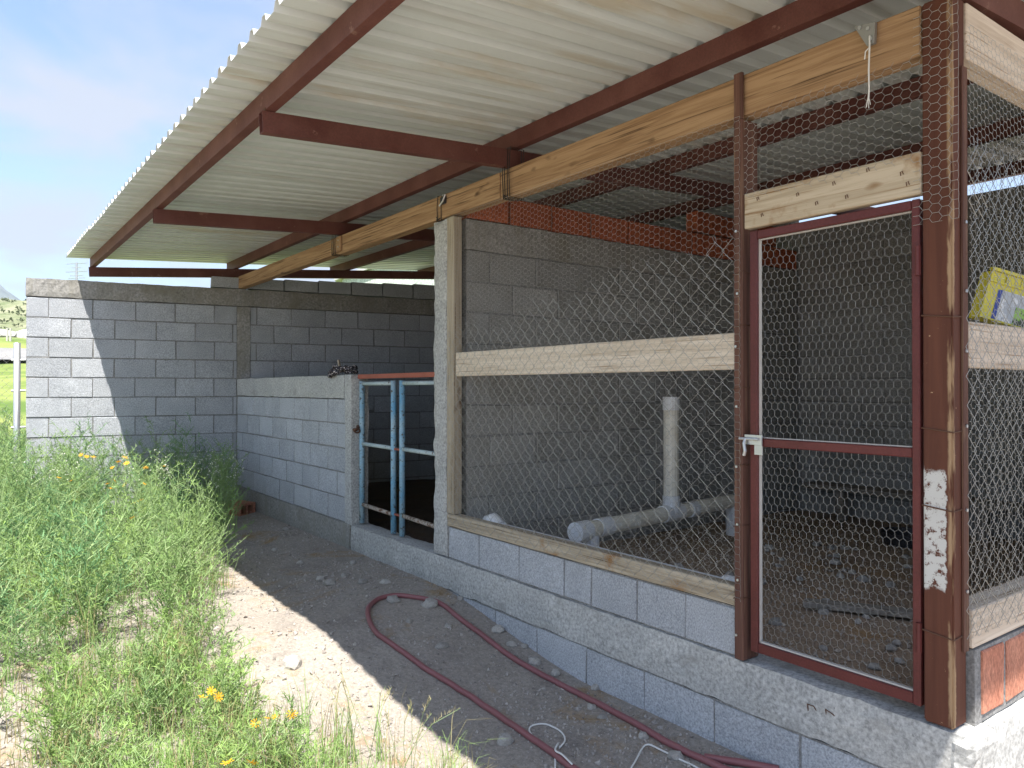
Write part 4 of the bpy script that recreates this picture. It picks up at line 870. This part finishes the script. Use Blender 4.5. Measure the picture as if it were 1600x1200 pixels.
def whiteweed(p, h):
    e = empty('white_flowered_weed', (p.x, p.y, gz(p.x, p.y)), 'tall branching weed with tiny white flower heads at the thicket edge', 'weed', 'white flowered weeds'); st = MB(); fl = MB()
    for _ in range(7):
        d = Vector((R.gauss(0, .28), R.gauss(0, .28), 1)).normalized(); L_ = h * R.uniform(.75, 1.05); st.tube([Vector((0, 0, 0)), d * L_ * .5, d * L_ + Vector((0, 0, .02))], .0042, 5, False, .0016)
        for k in range(7):
            q = d * L_ * R.uniform(.72, 1); q2 = q + Vector((R.gauss(0, .05), R.gauss(0, .05), R.uniform(.01, .07))); st.tube([q, q2], .0009, 3, False)
            for _j in range(2):
                c = q2 + Vector((R.gauss(0, .008), R.gauss(0, .008), R.gauss(0, .008))); s = R.uniform(.0035, .0065); fl.add([c + Vector(o_) * s for o_ in ((1, 0, 0), (-1, 0, 0), (0, 1, 0), (0, -1, 0), (0, 0, 1), (0, 0, -1))], [(0, 2, 4), (2, 1, 4), (1, 3, 4), (3, 0, 4), (2, 0, 5), (1, 2, 5), (3, 1, 5), (0, 3, 5)])
    for m_, nm, mt in ((st, 'stems', 'stem'), (fl, 'flower_heads', 'whiteflower')):
        me = m_.mesh(nm); me.materials.append(MT[mt]); o = link(bpy.data.objects.new(nm, me), e)
        if nm == 'flower_heads': o['kind'] = 'stuff'
for a, b_, h in ((270, 850, .86), (300, 845, .88), (330, 852, .8), (235, 846, .86), (95, 850, .82)): whiteweed(px(a, b_), h)

# ------------------------------------------------------------------ beyond the wall
WE = Vector((FO[0], FO[1], 0)) + FD * -2.16 + Vector((-FD.y, FD.x, 0)) * 0.06
FN = empty('wire_fence', (WE.x, WE.y, gz(WE.x, WE.y)), 'chain link fence on a galvanised pipe post at the end of the long wall', 'fence')
MB().tube([(WE.x, WE.y, -0.6), (WE.x, WE.y, 1.6)], 0.032, 14).build('post', 'galv', FN, smooth=True)
for z in (0.35, 0.72, 1.1, 1.42): MB().tube([WE + FD * -0.05 + Vector((0, 0, z)), WE + FD * 0.075 + Vector((0, 0, z + .004))], 0.012, 8).build('clamp', 'galv', FN)
fe = WE + FD * -2.4; MB().tube([(fe.x, fe.y, -0.6), (fe.x, fe.y, 1.6)], 0.032, 14).build('post', 'galv', FN, smooth=True)
chainlink(-2.38, -0.05, -0.2, lambda u_: 1.5, lambda u_, v_, d_: WE + FD * u_ + Vector((d_, 0, v_)), 0.0375, 0.037).build('mesh', 'chain', FN)
a0 = CAM + CF * 15 + CR * ((119 - 800) / F * 15); AN = empty('tv_antenna', (a0.x, a0.y, gz(a0.x, a0.y)), 'thin television antenna on a pole beyond the long wall', 'antenna')
zt = CAM.z + (HZ - 410) / F * 15
MB().tube([(a0.x, a0.y, gz(a0.x, a0.y) - .2), (a0.x, a0.y, zt)], 0.022, 8).build('mast', 'galv', AN)
for dz, ll in ((-.02, .32), (-.10, .14), (-.18, .34), (-.26, .2), (-.31, .26)): MB().tube([(a0.x - ll * .593, a0.y - ll * .805 * .6, zt + dz), (a0.x + ll * .593, a0.y + ll * .805 * .6, zt + dz)], .008, 6).build('element', 'galv', AN)
hc = CAM + CF * 22 + CR * ((690 - 800) / F * 22)
HS = empty('neighbour_house', (hc.x, hc.y, gz(hc.x, hc.y)), 'pale green stucco house beyond the shed, seen under the roof', 'house')
za_, zb = gz(hc.x, hc.y) - .5, 4.3
h2 = CR * 2.9
def hp_(a, d_, z): q = Vector((hc.x, hc.y, 0)) + CR * a + CF * d_; return (q.x, q.y, z)
mb = MB().add([hp_(-2.9, 0, za_), hp_(3.4, 0, za_), hp_(3.4, 5, za_), hp_(-2.9, 5, za_), hp_(-2.9, 0, zb), hp_(3.4, 0, zb + .6), hp_(3.4, 5, zb + .6), hp_(-2.9, 5, zb), hp_(-1.7, 0, zb + .42), hp_(-1.7, 5, zb + .42)],
              [(0, 1, 5, 8, 4), (1, 2, 6, 5), (2, 3, 7, 9, 6), (3, 0, 4, 7)]); mb.build('wall', 'stucco', HS)
MB().add([hp_(-3.1, -.15, zb - .05), hp_(-1.7, -.15, zb + .44), hp_(3.5, -.15, zb + .64), hp_(3.5, 5.2, zb + .64), hp_(-1.7, 5.2, zb + .44), hp_(-3.1, 5.2, zb - .05)] + [hp_(-3.1, -.15, zb + .03), hp_(-1.7, -.15, zb + .52), hp_(3.5, -.15, zb + .72), hp_(3.5, 5.2, zb + .72), hp_(-1.7, 5.2, zb + .52), hp_(-3.1, 5.2, zb + .03)],
         [(5, 4, 1, 0), (4, 3, 2, 1), (6, 7, 10, 11), (7, 8, 9, 10), (0, 1, 7, 6), (1, 2, 8, 7), (2, 3, 9, 8), (3, 4, 10, 9), (4, 5, 11, 10), (5, 0, 6, 11)]).build('roof', 'roofgrey', HS)
# scrub and pale rocks on the slope far behind
mb = MB()
for _ in range(1800):
    x = R.uniform(-125, -70); y = R.uniform(-75, 30); s = R.uniform(.15, .5); c = Vector((x, y, gz(x, y) + s * .3))
    for k in range(14):
        d = Vector((R.gauss(0, 1), R.gauss(0, 1), abs(R.gauss(0, .8)))).normalized() * s * R.uniform(.5, 1.0); sd_ = d.cross(Vector((R.gauss(0, 1), R.gauss(0, 1), R.gauss(0, 1)))).normalized(); strip(mb, [c + d * .5, c + d * .85, c + d * 1.15], s * .5, s * .15, sd_)
o = mb.build('hillside_scrub', 'scrub', org=(0, 0, 0)); o['kind'] = 'stuff'; o['label'] = 'dull green scrub on the far slope'
mb = MB(); base = STN
for i in range(90):
    x = R.uniform(-70, -58); y = R.uniform(-60, 10); me = STN[i % 7]; s = R.uniform(.4, 1.6)
    mb.add([Vector((v.co.x * s * 1.5, v.co.y * s * 1.5, v.co.z * s * .8)) + Vector((x, y, gz(x, y))) for v in me.vertices], [tuple(p.vertices) for p in me.polygons])
o = mb.build('white_rocks', 'whiterock', org=(0, 0, 0)); o['kind'] = 'stuff'; o['label'] = 'band of white rock rubble on the far slope'
for u_ in (11, 16):
    q = CAM + CF * 46 + CR * ((u_ - 800) / F * 46); o = MB().tube([(q.x, q.y, gz(q.x, q.y) - .3), (q.x, q.y, gz(q.x, q.y) + 0.75)], .06, 8).build('marker_post', 'white'); tag(o, 'white post standing by the far road', 'post', 'white posts by the road')

# ------------------------------------------------------------------ the air
m = bpy.data.materials.new('air'); m.use_nodes = True; t = m.node_tree; t.nodes.clear()
o_ = t.nodes.new('ShaderNodeOutputMaterial'); pv = t.nodes.new('ShaderNodeVolumePrincipled'); pv.inputs['Color'].default_value = (0.74, 0.85, 1.0, 1); pv.inputs['Density'].default_value = 0.00026; pv.inputs['Anisotropy'].default_value = 0.2
t.links.new(pv.outputs[0], o_.inputs['Volume'])
me = MB().box(-3700, 3700, -3700, 3700, -32, 420).mesh('haze'); me.materials.append(m); o = link(bpy.data.objects.new('haze', me)); o['kind'] = 'stuff'; o['label'] = 'thin bright haze in the air'
